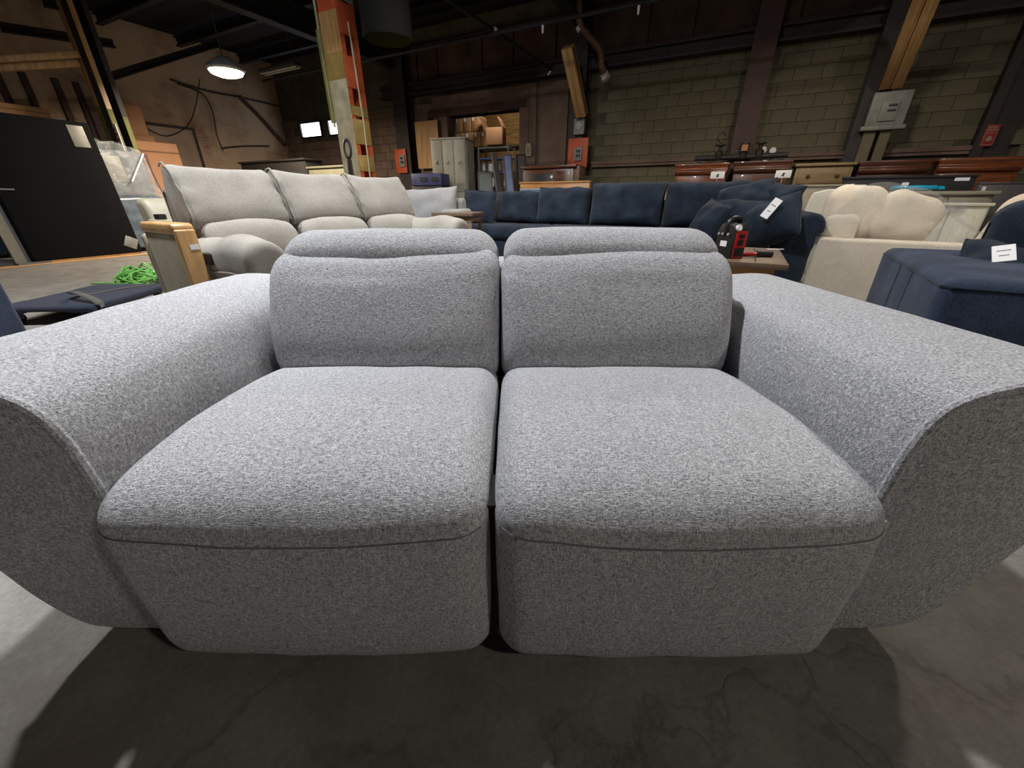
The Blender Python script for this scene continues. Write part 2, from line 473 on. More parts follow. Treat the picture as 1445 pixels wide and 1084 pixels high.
wall_tube([(282,112),(276,150),(264,178),(236,192),(208,182)], .012, 'cable', MATS['black_plastic'])
wall_tube([(312,209),(345,206),(380,206)], .018, 'conduit', MATS['dark_steel'])

# roof: deck, girders along UD, purlins along WD
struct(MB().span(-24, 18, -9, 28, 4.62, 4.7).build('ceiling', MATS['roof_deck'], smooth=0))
def ibeam(mb, p0, p1, h, w, th=.03):
    d = (p1-p0); L = d.length; M = Matrix.Translation(p0) @ d.to_track_quat('X', 'Z').to_matrix().to_4x4()
    mb.span(0, L, -w/2, w/2, h/2-th, h/2, M=M); mb.span(0, L, -w/2, w/2, -h/2, -h/2+th, M=M); mb.span(0, L, -.012, .012, -h/2+th, h/2-th, M=M)
SG = [on_back(575, 190)[0], on_back(833, 90)[0], on_back(1240, 90)[0]]
for i, s in enumerate(SG):
    g = MB(); p = BW(s, .25, 4.02)
    ibeam(g, p, p - UD*9.5, .42, .22)
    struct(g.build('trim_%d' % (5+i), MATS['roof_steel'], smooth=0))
for i in range(6):
    g = MB(); ibeam(g, BW(.2, 1.0+i*1.5, 4.42), BW(18.5, 1.0+i*1.5, 4.42), .20, .12)
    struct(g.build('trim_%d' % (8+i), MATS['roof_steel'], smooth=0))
# left bay: trusses seen against the dark
for i, (ua, va, ub, vb, off) in enumerate(((0,38,160,62,1.0), (60,2,110,12,2.0), (150,110,310,60,1.2))):
    ta, za = on_left(ua, va, off); tb, zb = on_left(ub, vb, off)
    p = CORNER + UD*ta + WD*off; q = CORNER + UD*tb + WD*off
    g = MB(); ibeam(g, Vector((p.x, p.y, min(za, 4.4))), Vector((q.x, q.y, min(zb, 4.4))), .14, .10)
    struct(g.build('trim_%d' % (14+i), MATS['roof_steel'], smooth=0))
# the back room seen through the doorway
wood('osb', (120,84,44), (196,150,92), .7, 0)
rb = MB(); rb.span(DOOR[0]-1.4, DOOR[1]+1.6, 2.6, 2.7, 0, 3.6)
place(struct(rb.build('wall_backroom', MATS['osb'], smooth=0)), CORNER, HALL)
rb = MB(); rb.span(DOOR[0]-1.5, DOOR[0]-1.4, .4, 2.7, 0, 3.6)
place(struct(rb.build('wall_backroom_side', MATS['mortar'], smooth=0)), CORNER, HALL)
p = BW((DOOR[0]+DOOR[1])/2, -.5, 3.35)
lamp_light('backroom_light', p, 17, (1.0, .93, .82), .4, UD*.75 + Vector((0, 0, -.6)))

# ------------------------------------------------------------------ steel columns against the back wall
def column(s, label, mat, wdt=.30, dep=.26):
    r = thing('steel_column', label, 'column', BW(s, dep/2+.02), HALL, 'steel columns along the back wall')
    for sg in (-1, 1):
        MB().span(-wdt/2, wdt/2, sg*dep/2-.012, sg*dep/2+.012, 0, 4.35, .003).build('flange', mat, r, 0)
    MB().span(-.012, .012, -dep/2+.012, dep/2-.012, 0, 4.35).build('web', mat, r, 0)
    MB().span(-wdt/2-.05, wdt/2+.05, -dep/2-.06, dep/2, 0, .03).build('base_plate', mat, r, 0)
    return r
S_A = on_back(580, 200)[0]; S_B = on_back(820, 170)[0]; S_C = on_back(1062, 140)[0]; S_D = on_back(1228, 140)[0]
column(S_A, 'black steel column between the orange plate and the tan plywood sheet', MATS['dark_steel'], .42, .3)
column(S_B, 'dark steel column behind the sloping tan timber and orange plate', MATS['dark_steel'])
column(S_C, 'red-brown steel column above the mahogany chests, small round gauges at its right', MATS['red_brown_steel'], .36, .3)
column(S_D, 'dark steel column carrying the pale slotted vent box', MATS['dark_steel'], .34, .3)

def wall_box(s, z0, z1, w, d, label, cat, name, mat, off, door=None, extra=None):
    r = thing(name, label, cat, BW(s, off, z0), HALL)
    MB().span(-w/2, w/2, -d, 0, 0, z1-z0, .008).build('plate', mat, r, 30)
    if door:
        x0, x1, a, b2, dm = door
        o = MB().span(x0, x1, -d-.04, -d+.005, a, b2, .008).build('switch_box', dm, r, 30)
        for zz in (.3, .62):
            for xx in (.32, .62):
                MB().span(x0+(x1-x0)*xx, x0+(x1-x0)*(xx+.22), -d-.05, -d-.035, a+(b2-a)*zz, a+(b2-a)*(zz+.2)).build('socket', MATS['black_plastic'], o, 0)
    return r
def onb(u, v, off): return on_back(u, v, off)
s0, z1 = onb(803, 196, .32); s1, z0 = onb(828, 236, .32)
wall_box((s0+s1)/2, z0, z1, s1-s0, .03, 'bright orange plate with grey socket box on the column right of the doorway', 'panel', 'electrical_plate', MATS['orange_paint'], .32,
         (-.07, .10, (z1-z0)*.22, (z1-z0)*.68, MATS['grey_box']))
s0, z1 = onb(557, 211, .36); s1, z0 = onb(576, 244, .36)
wall_box((s0+s1)/2, z0, z1, s1-s0, .03, 'orange plate with dark switch box beside the black column left of the lockers', 'panel', 'electrical_plate', MATS['orange_paint'], .36,
         (-.02, .16, (z1-z0)*.25, (z1-z0)*.75, MATS['grey_box']))
s0, z1 = onb(812, 169, .32); s1, z0 = onb(825, 190, .32)
r = wall_box((s0+s1)/2, z0, z1, s1-s0, .09, 'small pale meter box just above the orange plate at the foot of the timber', 'meter', 'meter_box', MATS['grey_box'], .32)
MB().cyl((0, -.09, (z1-z0)*.55), (0, -.11, (z1-z0)*.55), .07, n=16).build('dial', MATS['galv'], r)
s0, z1 = onb(1232, 133, .34); s1, z0 = onb(1270, 177, .34)
r = thing('vent_box', 'pale metal box with two dark slots bolted to the right-hand column', 'vent', BW((s0+s1)/2, .34, z0), HALL)
w = s1-s0; h = z1-z0
MB().span(-w/2, w/2, -.12, 0, 0, h, .01).build('body', MATS['grey_box'], r, 30)
MB().span(-w*.22, w*.24, -.15, -.11, h*.12, h*.72, .01).build('cover', MATS['grey_box'], r, 30)
for zz in (.40, .55): MB().span(-.02, w*.18, -.16, -.145, h*zz, h*(zz+.06)).build('slot', MATS['black_plastic'], r, 0)
MB().span(-w/2-.04, w/2+.04, -.14, 0, -.06, 0, .008).build('ledge', MATS['grey_box'], r, 30)
MB().span(-w*.42, -w*.1, -.05, 0, -1.6, -.06).span(w*.02, w*.30, -.05, 0, -1.6, -.06).build('downpipe', MATS['block_paint'], r, 0)

# ------------------------------------------------------------------ sloping tan timbers
def strut(pa, pb, w, label):
    d = pb-pa; L = d.length
    r = thing('timber_strut', label, 'timber', pa); r.rotation_mode = 'QUATERNION'; r.rotation_quaternion = d.to_track_quat('Z', 'Y')
    for x in (-1, 1): MB().span(x*w/4-w/4+.004, x*w/4+w/4-.004, -w/3, w/3, 0, L, .006).build('plank', MATS['tan_timber'], r, 30)
    MB().span(-w/2, w/2, -.02, .02, .02, L-.02).build('packer', MATS['dark_steel'], r, 0)
    return r
def bpt(u, v, off): s, z = on_back(u, v, off); return BW(s, off, z)
strut(bpt(821,163,.5), bpt(801,66,1.2), .22, 'short sloping tan timber on the column right of the doorway')
strut(bpt(1258,118,.4), bpt(1318,-30,1.6), .28, 'long sloping tan timber at the top right above the vent box')

# ------------------------------------------------------------------ pipes under the roof
rp = MB().tube(catmull([bpt(818,-30,1.0), bpt(818,30,1.0), bpt(828,48,.9), bpt(846,70,.7), bpt(849,92,.6), bpt(853,110,.5)], 5, False), .055, 10)
wood('rust_pipe', (74,50,36), (124,92,68), 1, 0)
plain('pipe_white', (205,200,196), .5)
pr = thing('rust_drain_pipe', 'crooked rusty drain pipe hanging from the roof right of the short timber', 'pipe', bpt(853,110,.5))
inv = Matrix.Translation(-pr.location)
mb = MB(inv).tube(catmull([bpt(818,-30,1.0), bpt(818,30,1.0), bpt(828,48,.9), bpt(846,70,.7), bpt(849,92,.6), bpt(853,108,.5)], 5, False), .06, 10)
rp.bm.free(); mb.build('pipe', MATS['rust_pipe'], pr)
mb = MB(inv).cyl(bpt(852,104,.5), bpt(856,112,.5), .08, .085, 12); mb.build('end_collar', MATS['pipe_white'], pr)
mb = MB(inv).cyl(bpt(817,36,.97), bpt(820,42,.95), .075, .075, 12); mb.build('joint_collar', MATS['pipe_white'], pr)
a = bpt(660,55,2.4); b_ = bpt(945,-4,2.4); zz = (a.z+b_.z)/2
sp = thing('sprinkler_pipe', 'thin dark sprinkler pipe running level under the roof with small bright heads', 'pipe', a)
inv = Matrix.Translation(-a)
MB(inv).tube([BW(3, 2.4, zz), BW(16, 2.4, zz)], .03, 8).build('pipe', MATS['roof_steel'], sp)
for u, v in ((766,32),(902,3)):
    q = bpt(u, v, 2.4); MB(inv).cyl((q.x, q.y, zz-.02), (q.x, q.y, zz-.12), .02, .012, 8).build('sprinkler_head', MATS['pipe_white'], sp)
    MB(inv).cyl((q.x, q.y, zz), (q.x, q.y, 4.5), .006, n=6).build('hanger', MATS['roof_steel'], sp)
a = bpt(698,44,2.3); b_ = bpt(778,98,.5)
sp = thing('branch_pipe', 'thin dark pipe running back from its white joint to the wall above the doorway', 'pipe', a)
inv = Matrix.Translation(-a)
MB(inv).tube([a + (a-b_)*.8, b_], .03, 8).build('pipe', MATS['roof_steel'], sp)
MB(inv).lathe([(.03,-.05),(.055,-.03),(.055,.03),(.03,.05)], 12, a).build('joint', MATS['pipe_white'], sp)
q = bpt(773,106,.5); MB(inv).cyl(b_, q, .02, .014, 8).build('sprinkler_head', MATS['pipe_white'], sp)
# hanging air duct
c0 = aty(548, 58, 6.2)
du = thing('air_duct', 'dark round air duct hanging down beside the orange pillar', 'duct', c0)
MB().lathe([(.30,0),(.305,.02),(.30,.06),(.31,2.2)], 32, cap=False).build('shell', plain('duct_dark', (12,12,10), .9, spec=.1), du)
MB().lathe([(.285,.012),(.275,2.2)], 32, cap=False).build('lining', plain('duct_yellow', (70,64,30), .9, spec=.1), du)
# ------------------------------------------------------------------ the grey loveseat in front
plain('thread', (112,112,114), .9)
def loveseat():
    root = thing('reclining_loveseat', 'light grey tweed two-seat reclining loveseat in the foreground', 'loveseat', (-0.035, 1.0, 0))
    M = Matrix.Translation((0, -1.0, 0)); T = MATS['tweed']
    # arms
    arm = [(.70,.05),(.70,.25),(.696,.42),(.702,.52),(.722,.585),(.765,.62),(.85,.642),(.95,.652),(1.02,.642),(1.058,.595),
           (1.066,.5),(1.045,.36),(.995,.22),(.94,.11),(.895,.06),(.84,.047),(.76,.045)]
    for sgn in (-1, 1):
        prof = catmull([(sgn*a, b) for a, b in arm], 5)
        def wp(v, sgn=sgn):
            back = max(0, (v.y-1.45)/.22)
            v = v.copy(); v.z -= .05*back*back*(v.z/.65)
            return scatter(v, .004, 6)
        o = MB(M).rex(prof, .535, 1.66, .012, 3, 26, 'Y', wp).build('arm', T, root)
        pp = catmull([(sgn*a, b) for a, b in arm[2:12]], 6, False)
        MB(M).tube([(p.x, .537, p.y) for p in pp], .0085, 8).build('piping', T, o)
    # seats and their folding front panels
    for sgn, x0, x1, dy in ((-1, -.676, -.004, .0), (1, .004, .674, -.004)):
        xm = (x0+x1)/2; hw = (x1-x0)/2
        # one sewn skin: points 0..6 are the front panel, the rest the seat
        pts = [(.54,.036),(.50,.042),(.486,.07),(.478,.15),(.468,.26),(.463,.35),(.465,.405),(.476,.436),(.502,.458),(.55,.473),(.63,.483),(.75,.484),
               (.9,.474),(1.04,.458),(1.09,.442),(1.10,.38),(1.0,.2),(.75,.05)]
        prof = catmull(pts, 5); cut = 30
        def wp(v, dy=dy, xm=xm, hw=hw, sgn=sgn):
            t = (v.x-xm)/hw; v = v.copy()
            v.x += sgn*.03*max(0, (.39-v.z)/.35)*max(0, sgn*t)
            fr = max(0, 1-(v.y-.46)/.3)
            v.y += dy - .014*(1-t*t)*fr
            v.z += (.012*(1-t*t)*max(0, min(1, (v.z-.44)/.03)) - .018*(1-t*t)*fr*max(0, 1-abs(v.z-.40)/.09))
            return scatter(v, .003, 9, 3)
        kw = dict(r=.06, nr=7, nx=20, axis='X', warp=wp)
        MB(M).rex(prof, x0, x1, part=(0, cut), **kw).build('front_panel', T, root, 60)
        sc = MB(M).rex(prof, x0, x1, part=(cut, len(prof)), **kw).build('seat_cushion', T, root, 60)
        sm = []
        for k in range(41):
            t = -1 + 2*k/40; x = xm + (hw-.014)*t
            e = max(0, abs(x-xm) - (hw-.06)); ins = .06 - math.sqrt(max(0, .06**2 - e*e))
            sm.append(wp(Vector((x, .4655 + ins - .001, .405))))
        MB(M).tube(sm, .0014, 6).build('seam', MATS['thread'], sc)
    # backrests with a head roll behind a fold
    for sgn, x0, x1 in ((-1, -.667, -.003), (1, .003, .672)):
        xm = (x0+x1)/2; hw = (x1-x0)/2
        low = catmull([(1.075,.40),(1.046,.43),(1.040,.475),(1.062,.55),(1.108,.64),(1.158,.712),(1.205,.748),(1.25,.756),(1.29,.72),(1.31,.6),(1.27,.45),(1.15,.39)], 5)
        def wl(v, xm=xm, hw=hw, sgn=sgn):
            t = (v.x-xm)/hw; v = v.copy()
            v.x += sgn*.026*max(0, min(1, (v.z-.45)/.25))*max(0, sgn*t)
            v.y -= .018*(1-t*t)*(1 if v.y < 1.2 else 0)
            if v.z > .7: v.z += .008*math.sin(t*2.2+sgn)
            return scatter(v, .0025, 6, 5*sgn)
        b = MB(M).rex(low, x0, x1, .05, 6, 18, 'X', wl).build('back_cushion', T, root)
        hd = catmull([(1.205,.69),(1.215,.752),(1.24,.782),(1.285,.803),(1.345,.809),(1.415,.800),(1.465,.762),(1.48,.68),(1.46,.5),(1.42,.42),(1.30,.42),(1.24,.6)], 5)
        def wh(v, xm=xm, hw=hw, sgn=sgn):
            t = (v.x-xm)/hw; v = v.copy()
            v.z += .006*(1-t*t); v.x += sgn*.022*max(0, sgn*t)
            if sgn > 0 and v.z > .7: v.z += .006
            return scatter(v, .003, 7, 2*sgn+1)
        MB(M).rex(hd, x0+.004, x1-.008, .075, 7, 18, 'X', wh).build('headrest', T, root)
    # back shell, plinth, feet
    MB(M).rex(rrect(1.40, 1.64, .06, .70, .06), -.69, .69, .03, 4, 6).build('back_shell', T, root)
    MB(M).span(-.715, .715, .545, 1.56, .055, .39).build('underframe', MATS['black_lining'], root, 0)  # base filled out into arms and seats to stop light leaking through
    for sg in (-1, 1): MB(M).span(sg*.682-.03, sg*.682+.03, .512, .60, .055, .385, .01).build('light_stop', T, root, 30)  # added filler that blocks light between seat and arm
    MB(M).span(-.014, .014, .515, .60, .055, .42).build('centre_light_stop', MATS['black_lining'], root, 0)  # added black filler, keeps light out of the gap between the seats
    for x in (-.86, -.30, .30, .84):
        for y in (.60, 1.52):
            MB(M).lathe([(.022,0),(.028,.01),(.03,.085)], 14, (x, y, 0)).build('foot', MATS['black_plastic'], root)
loveseat()
# ------------------------------------------------------------------ materials of the things
fabric('oatmeal', (112,108,101), (145,140,132), (166,161,152), 160, 420, .35, .003, .15, .25)
fabric('pale_grey', (112,112,112), (140,140,140), (160,160,160), 160, 420, .35, .003, .15, .2)
fabric('navy', (21,26,35), (33,42,55), (51,62,78), 160, 420, .4, .003, .12, .35)
fabric('denim_blue', (34,42,57), (48,58,78), (68,80,102), 160, 420, .4, .003, .10, .4)
fabric('cream_cloth', (196,180,160), (224,210,190), (238,226,208), 160, 420, .3, .003, .1, .2)
fabric('dolly_carpet', (24,28,38), (40,46,60), (58,64,80), 200, 420, .8, .004, .1)
plain('taupe_leather', (150,142,122), .5, var=.1, scale=9, bump=.15, bscale=120)
wood('blond_wood', (176,134,84), (208,168,116), .8, 2, .4, .2)
wood('honey_wood', (150,100,48), (196,146,84), .8, 0, .4, .2)
wood('mahogany', (78,38,20), (142,78,44), .8, 0, .3, .4)
wood('dark_mahogany', (56,29,19), (104,57,37), .8, 0, .35, .3)
wood('tan_oak', (118,96,66), (154,128,92), .8, 0, .5)
wood('rustic_oak', (84,66,52), (128,104,84), 1.2, 0, .55)
plain('greige_paint', (146,138,122), .5, var=.08); plain('white_paint', (206,204,192), .45, var=.06)
plain('green_grey_paint', (108,104,84), .6, var=.1); plain('charcoal_paint', (40,38,34), .6)
plain('card_white', (236,236,238), .6, var=.03); plain('ink', (30,30,33), .7); plain('ink_soft', (120,118,120), .7); plain('ink_faint', (120,86,58), .8)
plain('carton', (172,126,92), .85, var=.08, scale=4); plain('carton_tan', (176,134,90), .85, var=.08, scale=4); plain('carton_in', (96,66,44), .9)
plain('locker_grey', (150,146,132), .5, var=.12); plain('brass', (170,136,66), .35, metal=.8)
plain('black_cloth', (11,11,13), .95, var=.1, spec=.15); plain('steel_grey', (112,112,112), .45, metal=.5)
plain('rubber', (18,18,18), .6); plain('strap', (70,68,64), .8, var=.2, scale=30)
plain('green_cord', (120,186,92), .5); plain('red_plastic', (188,22,28), .35, coat=.3); plain('lamp_shell', (150,150,150), .4, metal=.4)
plain('blue_film', (34,62,80), .3); plain('violet_bin', (58,62,104), .5); plain('mirror_blue', (150,170,215), .15, metal=.3)
plain('panel_grey', (86,82,84), .5); plain('panel_green', (104,112,104), .5); plain('blue_shelf', (80,110,150), .5); plain('sign_red', (150,40,40), .6)
plain('yellow_paint', (146,122,66), .6, var=.3, scale=4); plain('pale_paint', (168,158,128), .65, var=.3, scale=5); plain('dull_green', (112,112,58), .7, var=.25, scale=4)
plain('board_pale', (122,146,170), .6)
def film(name, tint, fac, rough=.12):
    """thin clear wrapping film"""
    m = bpy.data.materials.new(name); m.use_nodes = True; nt = m.node_tree
    for n in list(nt.nodes): nt.nodes.remove(n)
    out = nt.nodes.new('ShaderNodeOutputMaterial'); tr = nt.nodes.new('ShaderNodeBsdfTransparent'); tr.inputs[0].default_value = (.93,.94,.95,1)
    b = nt.nodes.new('ShaderNodeBsdfPrincipled'); b.inputs['Base Color'].default_value = (*lin(tint), 1); b.inputs['Roughness'].default_value = rough
    n = _noise(nt, _coord(nt, (1, 2.2, 1)), 7, 5, .6)
    bp = nt.nodes.new('ShaderNodeBump'); bp.inputs['Strength'].default_value = .9; bp.inputs['Distance'].default_value = .03
    _link(nt, n, bp.inputs['Height']); _link(nt, bp.outputs[0], b.inputs['Normal'])
    n2 = _noise(nt, _coord(nt, (1.5, 1, .8)), 3.2, 3, .5)
    f = _math(nt, 'MAXIMUM', _ramp(nt, n, [(.35, (fac*.5,)*3), (.65, (fac*1.2,)*3)]), _ramp(nt, n2, [(.488, (0,)*3), (.5, (.28,)*3), (.512, (0,)*3)]))  # pale contour streaks paint crease glints into the film
    mx = nt.nodes.new('ShaderNodeMixShader'); _link(nt, f, mx.inputs[0]); _link(nt, tr.outputs[0], mx.inputs[1]); _link(nt, b.outputs[0], mx.inputs[2])
    _link(nt, mx.outputs[0], out.inputs[0]); MATS[name] = m
film('clear_film', (235,233,228), .10, .05); film('milky_film', (150,156,162), .30, .15)

def paper_tag(w, h, label, loc, rz, rx=0.0, ry=0.0, lines=2, cat='price tag', name='price_tag', group=None):
    r = thing(name, label, cat, loc, rz, group, rx, ry)
    MB().span(-w/2, w/2, -.002, .002, 0, h, .0015, seg=1).build('card', MATS['card_white'], r, 30)
    mb = MB()
    for i in range(lines):
        z = h*(.35 + .3*i/max(1, lines-1)) if lines > 1 else h*.5
        ww = w*(.30 if i % 2 else .22); mb.span(-ww, ww, -.0032, -.002, z-h*.02, z+h*.02)
    mb.build('print', MATS['ink_soft'], r, 0, kind='stuff')
    return r

# ------------------------------------------------------------------ oatmeal three-seat recliner
def recliner_sofa():
    r = thing('reclining_sofa', 'oatmeal three-seat reclining sofa with tall pillow backs, left of the loveseat', 'sofa', (-1.485, 3.195, 0), math.radians(58))
    F = MATS['oatmeal']; W3 = .585
    for i in range(3):
        x0 = -.88 + i*W3; x1 = x0 + W3; xm = (x0+x1)/2
        def wt(v, xm=xm, i=i):
            t = (v.x-xm)/(W3/2); v = v.copy()
            v.z += .018*abs(t)**3*(1 if v.z > .9 else 0) - .02*abs(t)**2*(1 if v.z < .82 else 0)
            v.y += .010*math.sin(v.z*60+i)*max(0, abs(t)-.72)*3
            return scatter(v, .008, 6, i*3.1)
        up = catmull([(.10,.78),(.02,.74),(-.10,.74),(-.175,.775),(-.165,.86),(-.10,.97),(-.045,1.05),(0,1.07),(.05,1.04),(.09,.9)], 4)
        o = MB().rex(up, x0+.004, x1-.004, .045, 5, 14, 'X', wt).build('pillow_back', F, r)
        MB().tube([wt(Vector((x0+.012, p.x, p.y))) for p in up[12:32]], .005, 6).build('piping', F, o)
        def wl(v, xm=xm):
            t = (v.x-xm)/(W3/2); v = v.copy(); v.z -= .03*abs(t)**2*(1 if v.z > .65 else 0); v.y -= .02*(1-t*t)*(1 if v.y < -.1 else 0)
            return scatter(v, .006, 6, 8+xm)
        lo = catmull([(.05,.44),(-.15,.44),(-.25,.48),(-.28,.60),(-.25,.72),(-.19,.785),(-.10,.79),(.02,.74)], 4)
        a0 = x0+.004+(.19 if i == 0 else 0); a1 = x1-.004-(.19 if i == 2 else 0)
        MB().rex(lo, x0+.03, x1-.004, .05, 5, 12, 'X', wl).build('lumbar_cushion', F, r)
        def ws(v, xm=xm): return scatter(v, .006, 6, xm)
        MB().rex(rrect(-.80, -.10, .28, .50, .07), a0, a1, .04, 4, 8, 'X', ws).build('seat_cushion', F, r)
        MB().rex(rrect(-.80, -.60, .06, .30, .05), a0, a1, .03, 4, 4).build('footrest', F, r)
    # shell behind the pillows
    MB().rex(catmull([(.0,.12),(-.04,.45),(.0,.80),(.025,.93),(.05,.955),(.075,.93),(.08,.6),(.07,.12)], 4), -.885, .90, .03, 4, 6).build('back_shell', F, r)
    arm = lambda sg: catmull([(sg*.895,.10),(sg*.90,.40),(sg*.925,.56),(sg*.91,.66),(sg*.83,.705),(sg*.74,.68),(sg*.69,.58),(sg*.69,.3),(sg*.69,.10)], 5)
    for sg in (-1, 1):
        def wa(v):
            v = v.copy(); f = v.z/.7; v.z += (.03*math.exp(-((v.y+.55)/.13)**2) + (.05 if v.x > 0 else 0))*f*f; return scatter(v, .005, 6)
        o = MB().rex(arm(sg), -.76, .02, .045, 5, 20, 'Y', wa).build('arm', F, r)
        pp = [wa(Vector((sg*(.93 - .004), y, .53 + .0*y))) for y in [(-.62+.03*k) for k in range(21)]]
        MB().tube(pp, .006, 6).build('piping', F, o)
        if sg < 0:
            MB().span(-.945, -.915, -.40, -.33, .575, .635, .006).build('recline_switch', MATS['black_plastic'], o, 30)
    for x in (-.8, .8):
        for y in (-.65, .08): MB().lathe([(.02,0),(.03,.1)], 10, (x, y, 0)).build('foot', MATS['black_plastic'], r)
    return r
recliner_sofa()
p = aty(465, 316, 2.75)
cb = MB().tube(catmull([Vector((-.38,3.55,.70))-Vector((0,0,0)), Vector((-.44,3.5,.735)), Vector((-.50,3.48,.72)), Vector((-.58,3.52,.715)), Vector((-.66,3.62,.72))], 6, False), .006, 6)
tag(cb.build('power_cable', MATS['black_plastic']), 'thin black cable looped over the right arm of the oatmeal sofa', 'cable')

# ------------------------------------------------------------------ taupe recliner chair with blond wood arm
def wood_chair():
    r = thing('recliner_chair', 'taupe leather chair half hidden behind the left end of the oatmeal sofa', 'chair', (-2.21, 2.76, 0), math.radians(58))
    # local: -Y faces right/front, +X away
    L = MATS['taupe_leather']; Wd = MATS['blond_wood']
    for x in (0.0, .62):
        a = MB().span(x, x+.10, -.02, .46, .06, .73, .01).build('arm_panel', L, r, 30)
        MB().rex(rrect(-.045, .47, .715, .775, .028), x-.012, x+.112, .012, 3, 2).build('arm_cap', L, a)
    MB().rex(rrect(.46, .58, .10, .70, .05), -.02, .74, .04, 4, 4).build('back_cover', L, r)
    MB().rex(catmull([(.34,.45),(.38,.70),(.46,.875),(.54,.91),(.62,.88),(.58,.7),(.52,.45)], 4), .00, .72, .04, 4, 6).build('backrest', L, r)
    MB().rex(rrect(-.05, .40, .30, .48, .05), .10, .61, .03, 4, 4).build('seat', L, r)
    MB().span(.0, .05, .28, .36, .775, .81, .006).build('switch', MATS['black_plastic'], r, 30)
wood_chair()
def wood_panel():
    ex, ey = Vector((.53, .848, 0)), Vector((-.848, .53, 0))
    p = Vector((-1.485, 3.195, 0)) + ex*(-1.035) + ey*(-.33)
    r = thing('sofa_end_section', 'taupe end section with a blond wood front and top edge left of the oatmeal sofa', 'sofa arm', p, math.radians(58))
    L = MATS['taupe_leather']; Wd = MATS['blond_wood']
    MB().span(0, .085, .0, .40, .02, .74, .008).build('side_panel', L, r, 30)
    MB().rex(rrect(-.02, .41, .735, .79, .025), -.006, .091, .012, 3, 2).build('top_edge', Wd, r)
    MB().rex(rrect(-.03, .0, .0, .76, .010), -.004, .089, .008, 3, 2).build('front_edge', Wd, r)
    MB().span(.04, .082, -.0325, -.0295, .66, .685).build('sticker', MATS['card_white'], r, 0)
    MB().rex(catmull([(.40,.05),(.41,.5),(.44,.70),(.47,.72),(.49,.68),(.48,.4),(.45,.05)], 4), .0, .08, .02, 3, 3).build('back_pad', L, r)
wood_panel()

# ------------------------------------------------------------------ pale grey sofa further back
def grey_sofa():
    r = thing('sofa', 'pale grey sofa with loose pillow backs behind the oatmeal sofa', 'sofa', (-1.22, 5.35, 0), math.radians(-8))
    F = MATS['pale_grey']
    MB().rex(rrect(-.30, .25, .08, .44, .05), -1.0, .60, .03, 4, 4).build('base', F, r)
    MB().rex(rrect(.05, .26, .40, .92, .06), -1.0, .60, .03, 4, 4).build('back_frame', F, r)
    for x in (-1.05, .50): MB().rex(rrect(x, x+.17, .08, .80, .05), -.55, .26, .03, 4, 4, 'Y').build('arm', F, r)
    MB().rex(rrect(-.60, .0, .42, .60, .06), -.87, .49, .04, 4, 4).build('seat_cushion', F, r)
    for i, (x, a) in enumerate(((-.45, .05), (.22, -.06))):
        MB().pillow(.70, .48, .24, xf((x, -.06, .80), 0, -.25, a), 16, .05, 4, .025, i*3).build('back_cushion', F, r)
grey_sofa()
def small_table():
    r = thing('end_table', 'small end table with a rustic wood top between the pale grey and navy sofas', 'table', (-.60, 4.75, 0), math.radians(-10))
    MB().span(-.23, .23, -.25, .25, .74, .775, .006).build('top', MATS['rustic_oak'], r, 30)
    for x in (-.19, .19):
        for y in (-.21, .21): MB().span(x-.02, x+.02, y-.02, y+.02, 0, .68, .003).build('leg', MATS['rustic_oak'], r, 30)
    MB().span(-.20, .20, -.22, .22, .68, .74).build('apron', MATS['rustic_oak'], r, 0)
small_table()

# ------------------------------------------------------------------ navy sofa
P0 = Vector((.41, 6.3, 0))
def navy_sofa():
    r = thing('long_sofa', 'long navy sofa with a row of plump back cushions behind the loveseat', 'sofa', P0, HALL)
    F = MATS['navy']
    MB().rex(rrect(-.80, .32, .10, .42, .05), -1.2, 3.0, .04, 4, 4).build('base', F, r)
    MB().rex(rrect(.12, .34, .30, .90, .07), -1.2, 3.0, .04, 4, 4).build('back_frame', F, r)
    for x0, x1 in ((-1.15, .28), (.29, 1.70), (1.71, 2.95)):
        MB().rex(rrect(-.86, .12, .40, .585, .07), x0, x1, .05, 4, 8, 'X', lambda v: scatter(v, .01, 4)).build('seat_cushion', F, r)
    la = MB().rex(catmull([(-1.42,.1),(-1.42,.5),(-1.44,.66),(-1.36,.73),(-1.24,.72),(-1.18,.62),(-1.18,.1)], 4), -.85, .32, .05, 4, 8, 'Y'); la.build('arm', F, r)
    ra = catmull([(3.0,.1),(3.0,.45),(3.08,.66),(3.19,.78),(3.31,.77),(3.37,.66),(3.32,.45),(3.28,.1)], 4)
    a = MB().rex(ra, -.90, .32, .05, 4, 8, 'Y', lambda v: scatter(v, .008, 5)).build('arm', F, r)
    for i, (x, w, h, t) in enumerate(((-.32, .74, .45, 0), (.40, .80, .50, .04), (1.28, .96, .54, .0), (2.22, .94, .54, 0))):
        MB().pillow(w, h, .34, xf((x, -.06+.02*(i % 2), .575+h/2-.01), 0, -.16, t*.5), 18, .02, 6, .03, i*5).build('back_cushion', F, r)
    for x in (-1.1, 2.9):
        for y in (-.7, .2): MB().lathe([(.02,0),(.03,.11)], 10, (x, y, 0)).build('foot', MATS['black_plastic'], r)
navy_sofa()
def nv(x, y, z): return P0 + WD*x + UD*y + Vector((0, 0, z))
